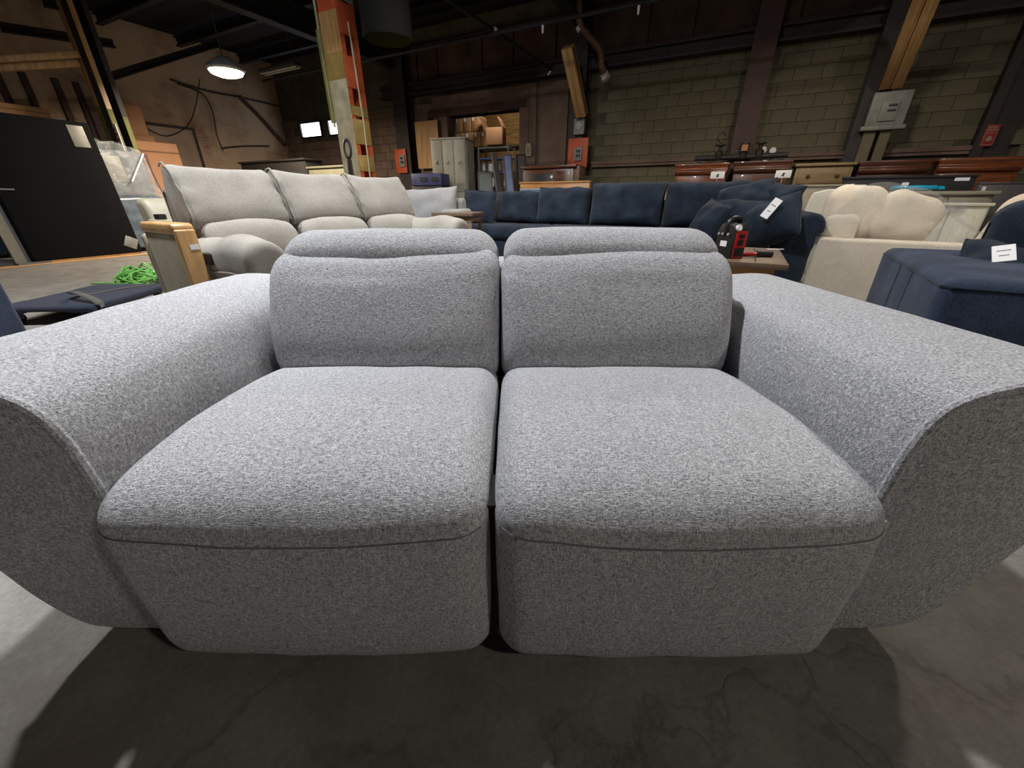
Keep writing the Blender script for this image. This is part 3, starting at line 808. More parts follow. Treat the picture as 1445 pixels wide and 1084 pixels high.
def throw(loc, w, h, t, rz, rx, ry, label, seed, mat='navy', grp='loose navy cushions on the long sofa'):
    r = thing('throw_pillow', label, 'pillow', loc, rz, grp, rx, ry)
    o = MB().pillow(w, h, t, None, 18, .03, 3.0, .03, seed).build('cover', MATS[mat], r)
    pts = []
    for k in range(48):
        a = 4*k/48; q = int(a); f = a-q
        x, z = [(-1+2*f, -1), (1, -1+2*f), (1-2*f, 1), (-1, 1-2*f)][q]
        pts.append((w/2*x*(1-.03*(1-z*z)), 0, h/2*z*(1-.03*(1-x*x))))
    MB().tube(pts, .007, 6, closed=True).build('piping', MATS[mat], r)
    return r
throw(nv(-.80, -.42, .80), .50, .46, .18, HALL+.15, -.28, .06, 'square navy throw pillow at the left end of the long sofa', 1)
throw(aty(1050, 285, 4.78), .58, .40, .26, HALL-.25, -.50, -.22, 'navy throw pillow with one corner pointing up, top of the heap on the long sofa', 2)
throw(aty(1000, 312, 4.50), .40, .40, .22, HALL-.95, -.45, .20, 'navy throw pillow leaning low at the left of the cushion heap, its edge in shade', 3)
throw(aty(1040, 306, 4.50), .50, .34, .24, HALL-.1, -.45, .03, 'navy lumbar pillow with a flanged edge in the middle of the cushion heap', 4)
throw(aty(1094, 288, 4.62), .40, .42, .30, HALL-.5, -.35, .15, 'plump navy cushion at the back right of the heap against the arm', 5)
throw(aty(1086, 316, 4.22), .56, .44, .36, HALL-.55, -.40, -.42, 'big navy back cushion with a white price tag at the right of the long sofa', 6)
q = aty(1077, 307, 4.03)
paper_tag(.075, .19, 'white price tag pinned to the big navy cushion', Vector((q.x, q.y, q.z)), HALL-.4, -.40, .42)

# ------------------------------------------------------------------ table with jump starter
FR = atz(1114, 374, .50); BR = atz(1100, 351, .50); dv = (BR-FR); dl = dv.length; dv.normalize(); side = Vector((-dv.y, dv.x, 0))
ta = math.atan2(dv.y, dv.x) - PI/2
def coffee_table():
    r = thing('coffee_table', 'weathered brown wood table behind the right arm of the loveseat', 'table', Vector((FR.x, FR.y, 0)) + side*.5 + dv*(dl/2), ta)
    W_, D_ = 1.0, dl
    for k in range(5):
        w = W_/5; MB().span(-W_/2+k*w+.002, -W_/2+(k+1)*w-.002, -D_/2+.07, D_/2-.07, .465, .50, .004).build('plank', MATS['rustic_oak'], r, 30)
    for sg in (-1, 1): MB().span(-W_/2, W_/2, sg*(D_/2-.035)-.034, sg*(D_/2-.035)+.034, .46, .50, .004).build('end_board', MATS['rustic_oak'], r, 30)
    MB().span(-W_/2+.07, W_/2-.07, -D_/2+.07, D_/2-.07, .37, .465).build('apron', MATS['honey_wood'], r, 0)
    for x in (-1, 1):
        for y in (-1, 1): MB().span(x*(W_/2-.09)-.04, x*(W_/2-.09)+.04, y*(D_/2-.09)-.04, y*(D_/2-.09)+.04, 0, .40, .005).build('leg', MATS['rustic_oak'], r, 30)
coffee_table()
def jump_starter():
    p = atz(1026, 363, .50)
    r = thing('jump_starter', 'black and red portable jump starter standing on the brown table', 'jump starter', p, .32)
    B = MATS['black_plastic']; s = 1.02
    w, d, h = .125*s, .17*s, .27*s
    MB().rex([(-d/2,0),(d/2,0),(d/2,h*.72),(d*.30,h*.88),(-d*.30,h*.88),(-d/2,h*.72)], -w/2, w/2, .012, 3, 2, 'X').build('case', B, r)
    hp = catmull([(-w*.5,0,h*.66),(-w*.44,0,h*.90),(-w*.2,0,h*1.0),(w*.2,0,h*1.0),(w*.44,0,h*.90),(w*.5,0,h*.66)], 4, False)
    MB().tube(hp, .017, 8).build('handle', B, r)
    f = MB().span(-w*.40, w*.40, -d/2-.006, -d/2+.006, h*.02, h*.70, .004).build('face_plate', MATS['red_plastic'], r, 30)
    MB().span(-w*.2, w*.2, -d/2-.010, -d/2, h*.53, h*.62, .002).build('display', B, f, 30)
    MB().span(-w*.22, w*.18, -d/2-.010, -d/2, h*.34, h*.49, .002).build('socket', B, f, 30)
    MB().span(-w*.34, w*.34, -d/2-.010, -d/2, h*.06, h*.28, .002).build('vent', B, f, 30)
    MB().cyl((-w*.42, -d/2-.004, h*.78), (-w*.42, -d/2-.02, h*.80), .022, n=12).build('work_light', MATS['card_white'], r)
    for y in (-.2, .1, .3): MB().cyl((-w*.5, d*y, h*.6), (-w*.62, d*y, h*.62), .010, n=8).build('knob', MATS['galv'], r)
    MB().span(-w*.53, -w*.50, -.03, .03, h*.30, h*.44).build('label_card', MATS['card_white'], r, 0)
    q = atz(1056, 362, .50)
    c = thing('battery_clamp', 'red handled battery clamp with black jaws lying on the brown table', 'clamp', q, -.25)
    ring = [(.05*math.cos(a*PI/8)*1.3, .026*math.sin(a*PI/8), .018+.006*math.cos(a*PI/8)) for a in range(16)]
    MB().tube(ring, .012, 8, closed=True).build('grip', MATS['red_plastic'], c)
    MB().rex(rrect(-.034, .030, .004, .044, .012), .05, .16, .008, 3, 3, 'X', lambda v: scatter(v, .005, 30)).build('jaw', B, c)
    MB().span(.13, .165, -.018, .016, .005, .028, .004).build('tooth_plate', MATS['steel_grey'], c, 30)
jump_starter()
tc = MB().span(-.07, .07, -.012, .012, 0, .004, .001); q = atz(1094, 352, .50)
tag(place(tc.build('paper_slip', MATS['card_white']), q, -.05), 'white paper slip at the back edge of the brown table', 'paper')

# ------------------------------------------------------------------ plastic-wrapped cream sofa
def cream_sofa():
    A = atz(1181, 336.5, .57); B_ = atz(1405, 347, .57); d = (B_-A); L = d.length; rz = math.atan2(d.y, d.x)
    r = thing('wrapped_sofa', 'low cream sofa wrapped in clear plastic beyond the navy armchair', 'sofa', Vector((A.x, A.y, 0)), rz)
    F = MATS['cream_cloth']
    MB().rex(rrect(0, .20, .012, .57, .03), -.15, L+.02, .03, 4, 6, 'X', lambda v: scatter(v, .006, 6)).build('side_panel', F, r)
    MB().rex(rrect(.18, .75, .06, .46, .05), -.15, L+.02, .03, 4, 4).build('base', F, r)
    MB().rex(rrect(-.15, .12, .30, .78, .08), .18, .75, .05, 5, 4, 'Y').build('end_arm', F, r)
    for i, (u, v, w, h, t, a) in enumerate(((1199, 302, .46, .50, .36, .06), (1262, 309, .48, .46, .32, .32))):
        p = aty(u, v, 4.15 - .28*i) - Vector((A.x, A.y, 0)); p = Matrix.Rotation(-rz, 3, 'Z') @ p
        MB(xf((p.x, max(p.y, .38), p.z-h/2), .30, -.10, a)).rex(rrect(-t/2, t/2, 0, h, .15, 7), -w/2, w/2, .13, 7, 8, 'X', lambda v: scatter(v, .012, 7, i)).build('loose_cushion', F, r)
    # film draped over the cushions and the side
    def drape(a, b):
        x = -.17 + (L+.23)*a; y = -.03 + .8*b
        def hump(cx, w, h): return h*math.exp(-((x-cx)/w)**2)
        z = .60 + (hump(.13, .28, .46) + hump(.55, .28, .36))*min(1, b*2.6)*(1-.25*b)
        if b < .02: z = .585
        return Vector((x, y, z + .03*noise.noise(Vector((x*5, y*6, 2)))))
    MB().grid(drape, 46, 26).build('plastic_film', MATS['clear_film'], r, 70, recalc=False)
    def skirt(a, b):
        x = -.16 + (L+.20)*a
        return Vector((x, -.035 - .02*abs(noise.noise(Vector((x*6, b*2, 7)))), .585 - .5*b + .01*noise.noise(Vector((x*9, 1, b)))))
    MB().grid(skirt, 40, 10).build('plastic_skirt', MATS['clear_film'], r, 70, recalc=False)
cream_sofa()

# ------------------------------------------------------------------ navy armchair on the right
def navy_chair():
    zt = .625
    a = atz(1336, 391, zt); b_ = atz(1249, 348, zt); d = b_-a; L = d.length; rz = math.atan2(d.y, d.x) - PI/2
    r = thing('armchair', 'dark blue upholstered armchair with a broad flat arm at the right edge', 'armchair', Vector((a.x, a.y, 0)), rz)
    F = MATS['navy']; LB = MATS['denim_blue']
    o = MB().rex(rrect(0, .46, .08, zt, .055), 0, L, .055, 6, 10, 'Y', lambda v: scatter(v, .008, 5)).build('arm', LB, r)
    e = [(.004,.03),(.03,.004),(.43,.004),(.456,.03),(.456,L-.03),(.43,L-.004),(.03,L-.004),(.004,L-.03)]
    MB().tube([(x, y, zt-.04) for x, y in e], .006, 6, closed=True).build('piping', F, o)
    for y in (L*.35, L*.55): MB().tube([(-.004, y, .58), (-.006, y-.02, .3), (-.004, y-.03, .12)], .002, 6).build('seam', LB, o)
    MB().rex(rrect(.47, 1.15, .10, .44, .06), -.05, L*.7, .05, 4, 6, 'Y').build('seat', F, r)
    MB().rex(rrect(1.16, 1.5, .08, zt, .05), 0, L, .04, 4, 6, 'Y').build('arm', LB, r)
    bk = catmull([(L*.62,.40),(L*.66,.70),(L*.72,.87),(L*.78,.905),(L*.86,.88),(L*.90,.70),(L*.90,.2),(L*.7,.2)], 5)
    MB().rex(bk, .34, 1.28, .12, 7, 10, 'X', lambda v: scatter(v, .01, 4)).build('backrest', F, r)
    MB().pillow(.62, .42, .22, xf((.80, L*.55, .62), 0, -.3), 16, .03, 4, .015, 3).build('back_cushion', F, r)
    for x in (.06, 1.44):
        for y in (.08, L-.08): MB().lathe([(.02,0),(.028,.09)], 10, (x, y, 0)).build('foot', MATS['black_plastic'], r)
    return r
nc = navy_chair()
q = aty(1412, 367, 2.0)
throw(aty(1420, 374, 2.05), .36, .28, .14, -.75, -.9, .1, 'small navy pillow holding a white tag on the armchair', 9, 'navy', None)
paper_tag(.075, .11, 'white price tag lying on the small navy pillow at the right edge', aty(1417, 369, 1.93), -.75, -.9, -.25)
# sliver of a blue chair at the far left edge
def blue_end():
    p = atz(10, 485, .22)
    r = thing('ottoman', 'blue upholstered piece just showing at the left edge beside the dolly', 'ottoman', (p.x-.78, p.y+.10, 0), .25)
    MB().rex(rrect(-.35, .35, .09, .50, .05), -.36, .36, .05, 5, 6, 'X', lambda v: scatter(v, .008, 5)).build('body', MATS['denim_blue'], r)
    MB().tube([(x, y, .46) for x, y in ((-.35,-.34),(.35,-.34),(.35,.34),(-.35,.34))], .006, 6, closed=True).build('piping', MATS['denim_blue'], r)
    for x in (-.28, .28):
        for y in (-.28, .28): MB().lathe([(.02,0),(.028,.1)], 10, (x, y, 0)).build('foot', MATS['black_plastic'], r)
blue_end()
# ------------------------------------------------------------------ furniture dolly and green cord
def dolly():
    c = [atz(14,433,.13), atz(100,441,.13), atz(233,405,.13), atz(150,401,.13)]
    cen = sum(c, Vector())/4; ax = ((c[2]-c[1]) + (c[3]-c[0])).normalized(); rz = math.atan2(ax.y, ax.x)
    L = ((c[2]-c[1]).length + (c[3]-c[0]).length)/2; Wd = ((c[1]-c[0]).length + (c[2]-c[3]).length)/2
    r = thing('furniture_dolly', 'four-wheel dolly with dark blue carpeted deck on the floor at left', 'dolly', (cen.x, cen.y, 0), rz)
    C = MATS['dolly_carpet']
    for sg in (-1, 1):
        MB().rex(rrect(sg*L*.36-L*.14, sg*L*.36+L*.14, .105, .15, .018), -Wd/2, Wd/2, .018, 4, 4, 'Y' if False else 'X').bm.free()
        mb = MB(Matrix.Rotation(PI/2, 4, 'Z')); mb.rex(rrect(-L/2 if sg < 0 else L/2-L*.28, -L/2+L*.28 if sg < 0 else L/2, .105, .15, .02), -Wd/2, Wd/2, .02, 4, 6); mb.build('end_board', C, r)
        MB().rex(rrect(sg*Wd*.36-Wd*.14, sg*Wd*.36+Wd*.14, .09, .147, .02), -L/2+.02, L/2-.02, .02, 4, 6).build('side_board', C, r)
    MB().rex(rrect(-Wd*.3, Wd*.3, .108, .148, .018), -L/2+.1, L/2-.1, .02, 4, 4).build('deck', C, r)
    for x in (-1, 1):
        for y in (-1, 1):
            px, py = x*(L/2-.09), y*(Wd/2-.09)
            k = MB().span(px-.04, px+.04, py-.035, py+.035, .088, .096).span(px-.035, px+.005, py-.028, py-.022, .04, .09).span(px-.035, px+.005, py+.022, py+.028, .04, .09).build('caster_fork', MATS['steel_grey'], r, 0)
            MB(xf((px-.015, py, .046), 0, PI/2)).lathe([(.012,-.02),(.040,-.018),(.046,-.008),(.046,.008),(.040,.018),(.012,.02)], 20).build('wheel', MATS['rubber'], k)
    st = MB(); P = catmull([(-L*.42,-Wd*.53,.10),(-L*.40,-Wd*.50,.17),(-L*.30,-Wd*.2,.22),(-L*.18,.0,.20),(-L*.05,.02,.155),(L*.2,-Wd*.1,.155),(L*.44,-Wd*.32,.155)], 6, False)
    def sf(a, b):
        i = min(len(P)-1, int(round(a*(len(P)-1)))); p = P[i]; t = (P[min(i+1, len(P)-1)]-P[max(i-1, 0)]); n_ = Vector((-t.y, t.x, 0)).normalized()
        return p + n_*(b-.5)*.055
    st.grid(sf, len(P)-1, 2); o = st.build('strap', MATS['strap'], r, 60, recalc=False)
    md = o.modifiers.new('thick', 'SOLIDIFY'); md.thickness = .004
dolly()
gc = atz(204, 400, 0)
random.seed(3); pts = []
for k in range(150):
    a = k*.83; rr = .06 + .17*random.random()
    pts.append(Vector((gc.x + rr*1.25*math.cos(a) + .05*random.uniform(-1, 1), gc.y + rr*math.sin(a), max(.008, .008 + .30*(1-rr/.26)*random.random() + .02*random.random()))))
pts += [gc + Vector((-.25-.06*k, -.02+.02*math.sin(k), .01-gc.z)) for k in range(7)]
tag(MB().tube(catmull(pts, 4, False), .008, 6).build('extension_cord', MATS['green_cord']), 'tangled heap of bright green cord on the floor behind the dolly', 'cord')

# ------------------------------------------------------------------ left side: black board, bed rail, blue chair, wrapped mattress, cartons, post
def black_board():
    a = atz(58, 371, .02); b_ = atz(203, 357, .02); d = b_-a; rz = math.atan2(d.y, d.x); L = d.length
    ext = .06
    lean = .07
    r = thing('box_spring', 'large black cloth-covered box spring stood on edge at the left', 'box spring', Vector((a.x, a.y, .012)), rz, None, -lean)
    Hh = 2.02
    MB().rex(rrect(0, .22, .03, Hh, .02), -ext, L, .02, 3, 4, 'X').build('cover', MATS['black_cloth'], r)
    MB().span(-ext+.02, L-.02, .02, .20, 0.0, .035).build('frame', MATS['blond_wood'], r, 0)
    MB().span(L-.30, L-.10, -.006, 0.001, Hh-.36, Hh-.06, .002).build('label_sheet', MATS['grey_box'], r, 30)
    mb = MB(xf((L-.12, 0, .20), 0, 0, .5)); mb.span(-.09, .09, -.006, 0.001, -.09, .09, .002); mb.build('label_sheet', MATS['galv'], r, 30)
    return r, a, d.normalized()
bb, ba, bd = black_board()
nrm_b = Vector((bd.y, -bd.x, 0))
def bed_rail():
    p = atz(58, 371, 0) + nrm_b*.06
    r = thing('bed_rail', 'long grey steel bed rail leaning against the black box spring', 'rail', p, math.atan2(bd.y, bd.x), None, -.07, 0)
    G = MATS['steel_grey']
    MB().span(-.16, .04, -.03, -.022, .02, 2.2).span(-.16, -.152, -.022, .045, .02, 2.2).build('channel', G, r, 0)
    MB().span(.032, .06, -.03, .05, .02, 2.2).build('lip', MATS['panel_grey'], r, 0)
    MB().span(-.28, -.16, -.02, .02, .03, 2.1).build('side_board', MATS['taupe_leather'], r, 0)
    MB().span(-.26, .06, -.16, .0, 1.02, 1.04).span(-.20, -.17, -.16, -.14, 1.04, 1.16).build('bracket', G, r, 0)
    MB().span(-.30, .06, -.14, .03, .0, .03).build('foot_plate', G, r, 0)
bed_rail()
def blue_chair():
    p = atz(34, 364, 0)
    r = thing('side_chair', 'slate blue fabric chair half hidden by the bed rail at the far left', 'chair', (p.x-.75, p.y+.15, 0), .35)
    F = MATS['denim_blue']
    MB().rex(rrect(-.42, .42, .08, .50, .05), -.55, .55, .05, 5, 6).build('seat_base', F, r)
    MB().rex(rrect(-.42, .42, .48, .82, .06), .38, .58, .04, 4, 4).build('arm', F, r)
    MB().rex(rrect(-.42, .42, .48, .82, .06), -.58, -.38, .04, 4, 4).build('arm', F, r)
    MB().rex(rrect(.20, .45, .45, 1.05, .08), -.5, .5, .06, 4, 4).build('backrest', F, r)
    for x in (-.45, .45):
        for y in (-.32, .34): MB().lathe([(.02,0),(.028,.09)], 10, (x, y, 0)).build('foot', MATS['black_plastic'], r)
blue_chair()
fm = MB(); a = atz(60, 372, 0)
fm.span(-1.6, 1.75, -.22, .0, .0, .008, .002)
tag(place(fm.build('cardboard_sheet', MATS['carton_tan']), (a.x, a.y, 0.002), math.atan2(bd.y, bd.x)), 'flat cardboard sheet on the floor under the black box spring', 'cardboard')
def wrapped_chair():
    p = ba + bd*1.75 + Vector((-.35, .55, 0))
    r = thing('wrapped_mattress', 'milky plastic-wrapped mattress leaning behind the black box spring', 'mattress', (p.x, p.y, 0), math.atan2(bd.y, bd.x)+.05, None, -.10, .0)
    F = MATS['milky_film']
    MB().rex(rrect(-.05, .20, .95, 1.72, .06), -.70, .10, .05, 4, 6, 'X', lambda v: scatter(v, .012, 4)).build('mattress', plain('mattress_grey', (100,102,104), .8), r)
    MB().rex(rrect(-.06, .24, .05, .97, .08), -.70, .18, .06, 4, 6, 'X', lambda v: scatter(v, .012, 4)).build('blue_cover', MATS['blue_film'], r)
    def w(a, b):
        x = -.75 + .97*a - .12*b*a; z = .08 + 1.80*b
        return Vector((x, -.10 - .03*noise.noise(Vector((x*3, z*3, 1))) + (.06 if b > .92 else 0), z - .12*a*a*b + (.05*noise.noise(Vector((x*8, z, 4))) if b > .9 else 0)))
    MB().grid(w, 24, 24).build('plastic_film', F, r, 70, recalc=False)
    MB().tube([(.21, -.10, .3), (.16, -.10, 1.0), (.10, -.10, 1.70)], .008, 6).build('film_edge', MATS['violet_bin'], r)
    MB().tube([(.08, -.125, 1.68), (-.30, -.14, 1.20)], .012, 6).build('film_fold', MATS['card_white'], r)
    MB().span(-.62, -.3, -.066, -.05, 1.20, 1.62, .004).build('print_sheet', MATS['grey_box'], r, 30)
wrapped_chair()
def carton(name, label, loc, rz, w, d, h, mat, grp=None, lines=True, lid=True, ry=0.0):
    r = thing(name, label, 'box', loc, rz, grp, 0, ry)
    MB().span(-w/2, w/2, -d/2, d/2, 0, h, .01).build('body', MATS[mat], r, 30)
    if lid: MB().span(-w/2, w/2, -d/2-.004, -d/2+.01, h*.90, h*.915).span(-w/2+.0, w/2, -.02, .02, h, h+.003).build('tape', MATS['ink_faint'], r, 0)
    if lines:
        mb = MB()
        for i in range(4): mb.span(-w*.30, w*(.05+.06*(i % 3)), -d/2-.003, -d/2+.001, h*(.42+.07*i), h*(.435+.07*i))
        mb.build('print', MATS['ink_faint'], r, 0, kind='stuff')
    return r
# cartons by the brick wall: front faces turned to the hall
lwz = math.atan2(UD.y, UD.x)
def lw(u, v, off):
    t, z = on_left(u, v, off); p = CORNER + UD*t + WD*off; return Vector((p.x, p.y, z))
a = lw(195, 270, 1.6); b_ = lw(270, 270, 1.6); hz = lw(225, 204, 1.6).z; hz = 2.05
cw = (b_-a).length
ctr = (a+b_)/2
big = carton('flat_carton', 'large flat tan carton standing by the brick wall behind the oatmeal sofa', (ctr.x - WD.x*.15, ctr.y - WD.y*.15, 0), lwz, cw, .3, hz, 'carton', 'cartons by the brick wall', False)
mb = MB()
for i in range(4): mb.span(-cw*.40+i*.09, -cw*.40+i*.09+(.022 if i else .04), -.156, -.149, hz*.55, hz*(.93-.05*(i % 2)))
mb.build('print', MATS['ink_faint'], big, 0, kind='stuff')
a2 = lw(168, 196, .8); b2 = lw(219, 198, .8); w2 = (b2-a2).length; c2 = (a2+b2)/2; h2 = lw(185, 143, .8).z
cb_ = carton('flat_carton', 'low tan carton sitting on the stacked shelf below the upright carton', (c2.x-WD.x*.18, c2.y-WD.y*.18, hz), lwz, w2, .34, .20, 'carton', 'cartons by the brick wall', False)
carton('flat_carton', 'upright tan carton on top of the stack by the brick wall', (c2.x-WD.x*.18-UD.x*.05, c2.y-WD.y*.18-UD.y*.05, hz+.203), lwz, w2*.96, .30, max(.5, h2-hz-.2), 'carton', 'cartons by the brick wall')
st = thing('storage_rack', 'dark rack carrying the low cartons, hidden behind the green post', 'rack', (c2.x-WD.x*.18, c2.y-WD.y*.18, 0), lwz)
for x in (-1, 1):
    for y in (-1, 1): MB().span(x*w2*.47-.02, x*w2*.47+.02, y*.15-.02, y*.15+.02, 0, hz-.03).build('post', MATS['dark_steel'], st, 0)
MB().span(-w2*.5, w2*.5, -.17, .17, hz-.03, hz-.002).build('shelf', MATS['dark_steel'], st, 0)
a = lw(28, 172, .5)
carton('flat_carton', 'plain yellowish carton showing above the black box spring', (a.x, a.y, 1.6), lwz+.1, .85, .4, max(.5, lw(28, 150, .5).z-1.6), 'carton_tan', 'cartons by the brick wall', False)
rk = thing('storage_rack', 'dark rack behind the black box spring carrying a yellowish carton', 'rack', (a.x, a.y, 0), lwz+.1)
for x in (-1, 1):
    for y in (-1, 1): MB().span(x*.4-.02, x*.4+.02, y*.18-.02, y*.18+.02, 0, 1.57).build('post', MATS['dark_steel'], rk, 0)
MB().span(-.45, .45, -.22, .22, 1.57, 1.598).build('shelf', MATS['dark_steel'], rk, 0)

def lattice(name, label, p, rz, w, d, h, mats, plates, wf):
    """built-up column: two channels and battens between them"""
    r = thing(name, label, 'column', p, rz)
    for y in (-1, 1):
        f = MB().span(-w/2, w/2, y*d/2-.012, y*d/2+.012, 0, h).build('channel', mats[0] if y < 0 else mats[1], r, 0)
    for x0 in (-w/2, w/2-.03):
        for y in (-1, 1):
            MB().span(x0, x0+.03, y*(d/2-.04)-.028, y*(d/2-.04)+.028, 0, h).build('flange', mats[1], r, 0)
    for z0, z1, m in plates:
        MB().span(w/2-.002, w/2+.012, -d/2, d/2, z0, z1, .003).build('batten', m, r, 30)
        MB().span(-w/2-.012, -w/2+.002, -d/2, d/2, z0, z1, .003).build('batten', m, r, 30)
    return r
# orange pillar
c0 = aty(502, 200, 7.0)
O, Y_, Pp, G_ = MATS['orange_paint'], MATS['yellow_paint'], MATS['pale_paint'], MATS['dull_green']
pil = lattice('painted_pillar', 'peeling orange and yellow built-up steel pillar left of centre', (c0.x, c0.y, 0), HALL, .34, .30, 4.5, (O, O),
              [(.3,.55,Pp),(.9,1.05,O),(1.30,1.52,Y_),(1.66,1.98,Y_),(2.02,2.14,Y_),(2.35,2.72,O),(2.95,3.3,O),(3.32,3.42,MATS['grey_box']),(3.42,3.75,O)], 0)
MB().span(-.172, .172, -.168, -.160, 1.1, 2.45).build('paint_patch', Pp, pil, 0)
MB().span(-.172, .172, -.170, -.161, 2.45, 2.75).build('paint_patch', Y_, pil, 0)
MB().span(-.172, .172, -.168, -.160, 2.75, 3.2).build('paint_patch', MATS['tan_timber'], pil, 0)
MB().span(-.172, .172, -.168, -.160, 0.6, 1.1).build('paint_patch', Y_, pil, 0)
MB().tube([(-.17+.16+.07*math.cos(a*PI/10), -.176, 1.60+.12*math.sin(a*PI/10)) for a in range(20)], .018, 6, closed=True).build('tow_ring', MATS['dark_steel'], pil)
MB().span(-.06, .04, -.19, -.168, 1.05, 1.46, .01).build('hasp', MATS['dark_steel'], pil, 30)
MB().tube([(-.24, -.14, 1.9), (-.24, -.14, 4.4)], .018, 8).build('conduit', Pp, pil)
MB().span(-.29, -.19, -.155, -.125, 1.95, 3.05).build('backing_strip', G_, pil, 0)
MB().span(.05, .28, -.30, -.02, 3.55, 4.05, .01).build('junction_box', MATS['grey_box'], pil, 30)
MB().tube([(.19, .0, 1.0), (.20, .02, 2.0), (.19, .0, 3.1)], .012, 6).build('cable', Pp, pil)
MB().span(-.22, .22, -.21, .21, 0, .04).build('base_plate', MATS['dark_steel'], pil, 0)
# green post on the left
c1 = aty(162, 170, 9.0)
gp = lattice('green_post', 'dull green and black steel post rising behind the wrapped mattress', (c1.x, c1.y, 0), HALL, .40, .26, 4.5, (MATS['dark_steel'], MATS['dark_steel']),
             [(.2,.5,G_),(1.0,1.2,G_)], 0)
MB().span(-.20, -.04, -.150, -.140, 1.3, 2.5).build('paint_patch', G_, gp, 0)
MB().span(-.20, -.04, -.150, -.140, 2.5, 4.4).build('paint_patch', MATS['tan_timber'], gp, 0)
MB().span(.20, .207, -.135, -.06, .5, 2.45).build('paint_patch', G_, gp, 0)
MB().span(.20, .207, -.135, -.06, 2.45, 4.4).build('paint_patch', MATS['tan_timber'], gp, 0)
MB().span(.20, .207, .06, .135, .2, 2.35).build('paint_patch', G_, gp, 0)
c = aty(172, 206, 8.75)
sg = thing('paper_sign', 'narrow white strip with red lettering fixed to the green post', 'sign', (c.x, c.y, c.z-.32), HALL)
MB().span(-.06, .06, -.006, .006, 0, .68, .002).build('strip', MATS['card_white'], sg, 30)
for i in range(7): MB().span(-.045, .0+.012*(i % 2), -.009, -.005, .06+i*.085, .11+i*.085).build('letter', MATS['sign_red'], sg, 0)
a = lw(0, 92, 3.0); 
tb = thing('timber_rails', 'pair of level tan timber rails running left from the green post', 'timber', (c1.x, c1.y, 3.15), 0)
for dz in (-.0, .28):
    va = 98 if dz == 0 else 85; p0 = aty(-20, va, 8.0); p1 = aty(112, va-8, 8.85)
    d = p1-p0; M = Matrix.Translation(p0 - Vector((c1.x, c1.y, 3.15))) @ d.to_track_quat('X', 'Z').to_matrix().to_4x4()
    MB(M).span(0, d.length, -.04, .04, -.045, .045, .006).build('rail', MATS['tan_timber'], tb, 30)

# ------------------------------------------------------------------ round hall lamp in view
c = aty(319, 100, 8.6)
hl = thing('high_bay_lamp', 'round glowing lamp hanging at upper left near the brick wall', 'lamp', c)
MB().lathe([(.28,-.01),(.30,.02),(.28,.07),(.14,.16),(.08,.20)], 28).build('housing', MATS['lamp_shell'], hl)
m, nt, b = _nt('lamp_glow'); b.inputs['Emission Color'].default_value = (1,.82,.55,1); b.inputs['Emission Strength'].default_value = 14; MATS['lamp_glow'] = m
MB().lathe([(.27,-.005),(.24,-.05),(.14,-.085),(.01,-.095)], 28).build('lens', MATS['lamp_glow'], hl)
MB().tube([(0,0,.2), (0,0,1.6)], .01, 6).build('hanger', MATS['dark_steel'], hl)
lamp_light('high_bay_light', c - Vector((0, 0, .12)), 340, (1.0, .85, .67), .45)
c = aty(395, 98, 9.5)
ft = thing('strip_light', 'unlit fluorescent strip light under the dark roof right of the round lamp', 'lamp', c, HALL)
MB().span(-.55, .55, -.10, .10, 0, .05, .01).build('housing', MATS['roof_steel'], ft, 30)
for y in (-.045, .045): MB().cyl((-.53, y, -.02), (.53, y, -.02), .016, n=8).build('tube', MATS['grey_box'], ft)
for x in (-.4, .4): MB().cyl((x, 0, .05), (x, 0, .9), .005, n=6).build('hanger', MATS['dark_steel'], ft)

# ------------------------------------------------------------------ lockers, shelf, panels and boxes by the doorway
def lockers():
    p = aty(637, 290, 9.3)
    r = thing('locker_cabinet', 'weathered grey six-door locker in front of the doorway', 'locker', (p.x, p.y, 0), math.radians(-14))
    Lk = MATS['locker_grey']; w, d, h = .76, .55, 2.02
    MB().span(-w/2, w/2, 0, d, .06, h, .006).build('body', Lk, r, 30)
    MB().span(-w/2-.01, w/2+.02, -.02, d, h, h+.03, .004).build('top', Lk, r, 30)
    for i in range(3):
        for j in range(2):
            x0 = -w/2+i*w/3; z0 = .10 if j == 0 else 1.06; z1 = 1.03 if j == 0 else h-.02
            D = MB().span(x0+.012, x0+w/3-.012, -.018, .002, z0, z1, .005).build('door', Lk, r, 30)
            MB().span(x0+.09, x0+.13, -.035, -.016, z0+(z1-z0)*.55, z0+(z1-z0)*.62, .003).build('latch', MATS['galv'], D, 30)
    MB().cyl((-w/2+.09, -.02, 1.10), (-w/2+.09, -.05, 1.10), .05, n=12).build('padlock', MATS['brass'], r)
    for x in (-1, 1):
        for y in (.04, d-.04): MB().span(x*(w/2-.04)-.03, x*(w/2-.04)+.03, y-.03, y+.03, 0, .06).build('foot', Lk, r, 0)
    MB().span(w/2, w/2+.012, .06, d-.05, .12, 1.9).build('side_panel', Lk, r, 0)
lockers()
def metal_shelf():
    p = aty(697, 270, 9.6)
    r = thing('metal_shelf', 'open metal shelving unit with silvery goods right of the lockers', 'shelf', (p.x, p.y, 0), math.radians(-20))
    w, d, h = .68, .4, 1.92
    for x in (-1, 1):
        for y in (0, d): MB().span(x*w/2-.015, x*w/2+.015, y-.015, y+.015, 0, h).build('post', MATS['galv'], r, 0)
    for z in (.4, .85, 1.15, 1.45, 1.72, h): MB().span(-w/2, w/2, -.01, d+.01, z-.03, z).build('shelf_board', MATS['blue_shelf'] if z < h else MATS['galv'], r, 0)
    return r, w, d
ms, mw, md_ = metal_shelf()
random.seed(5)
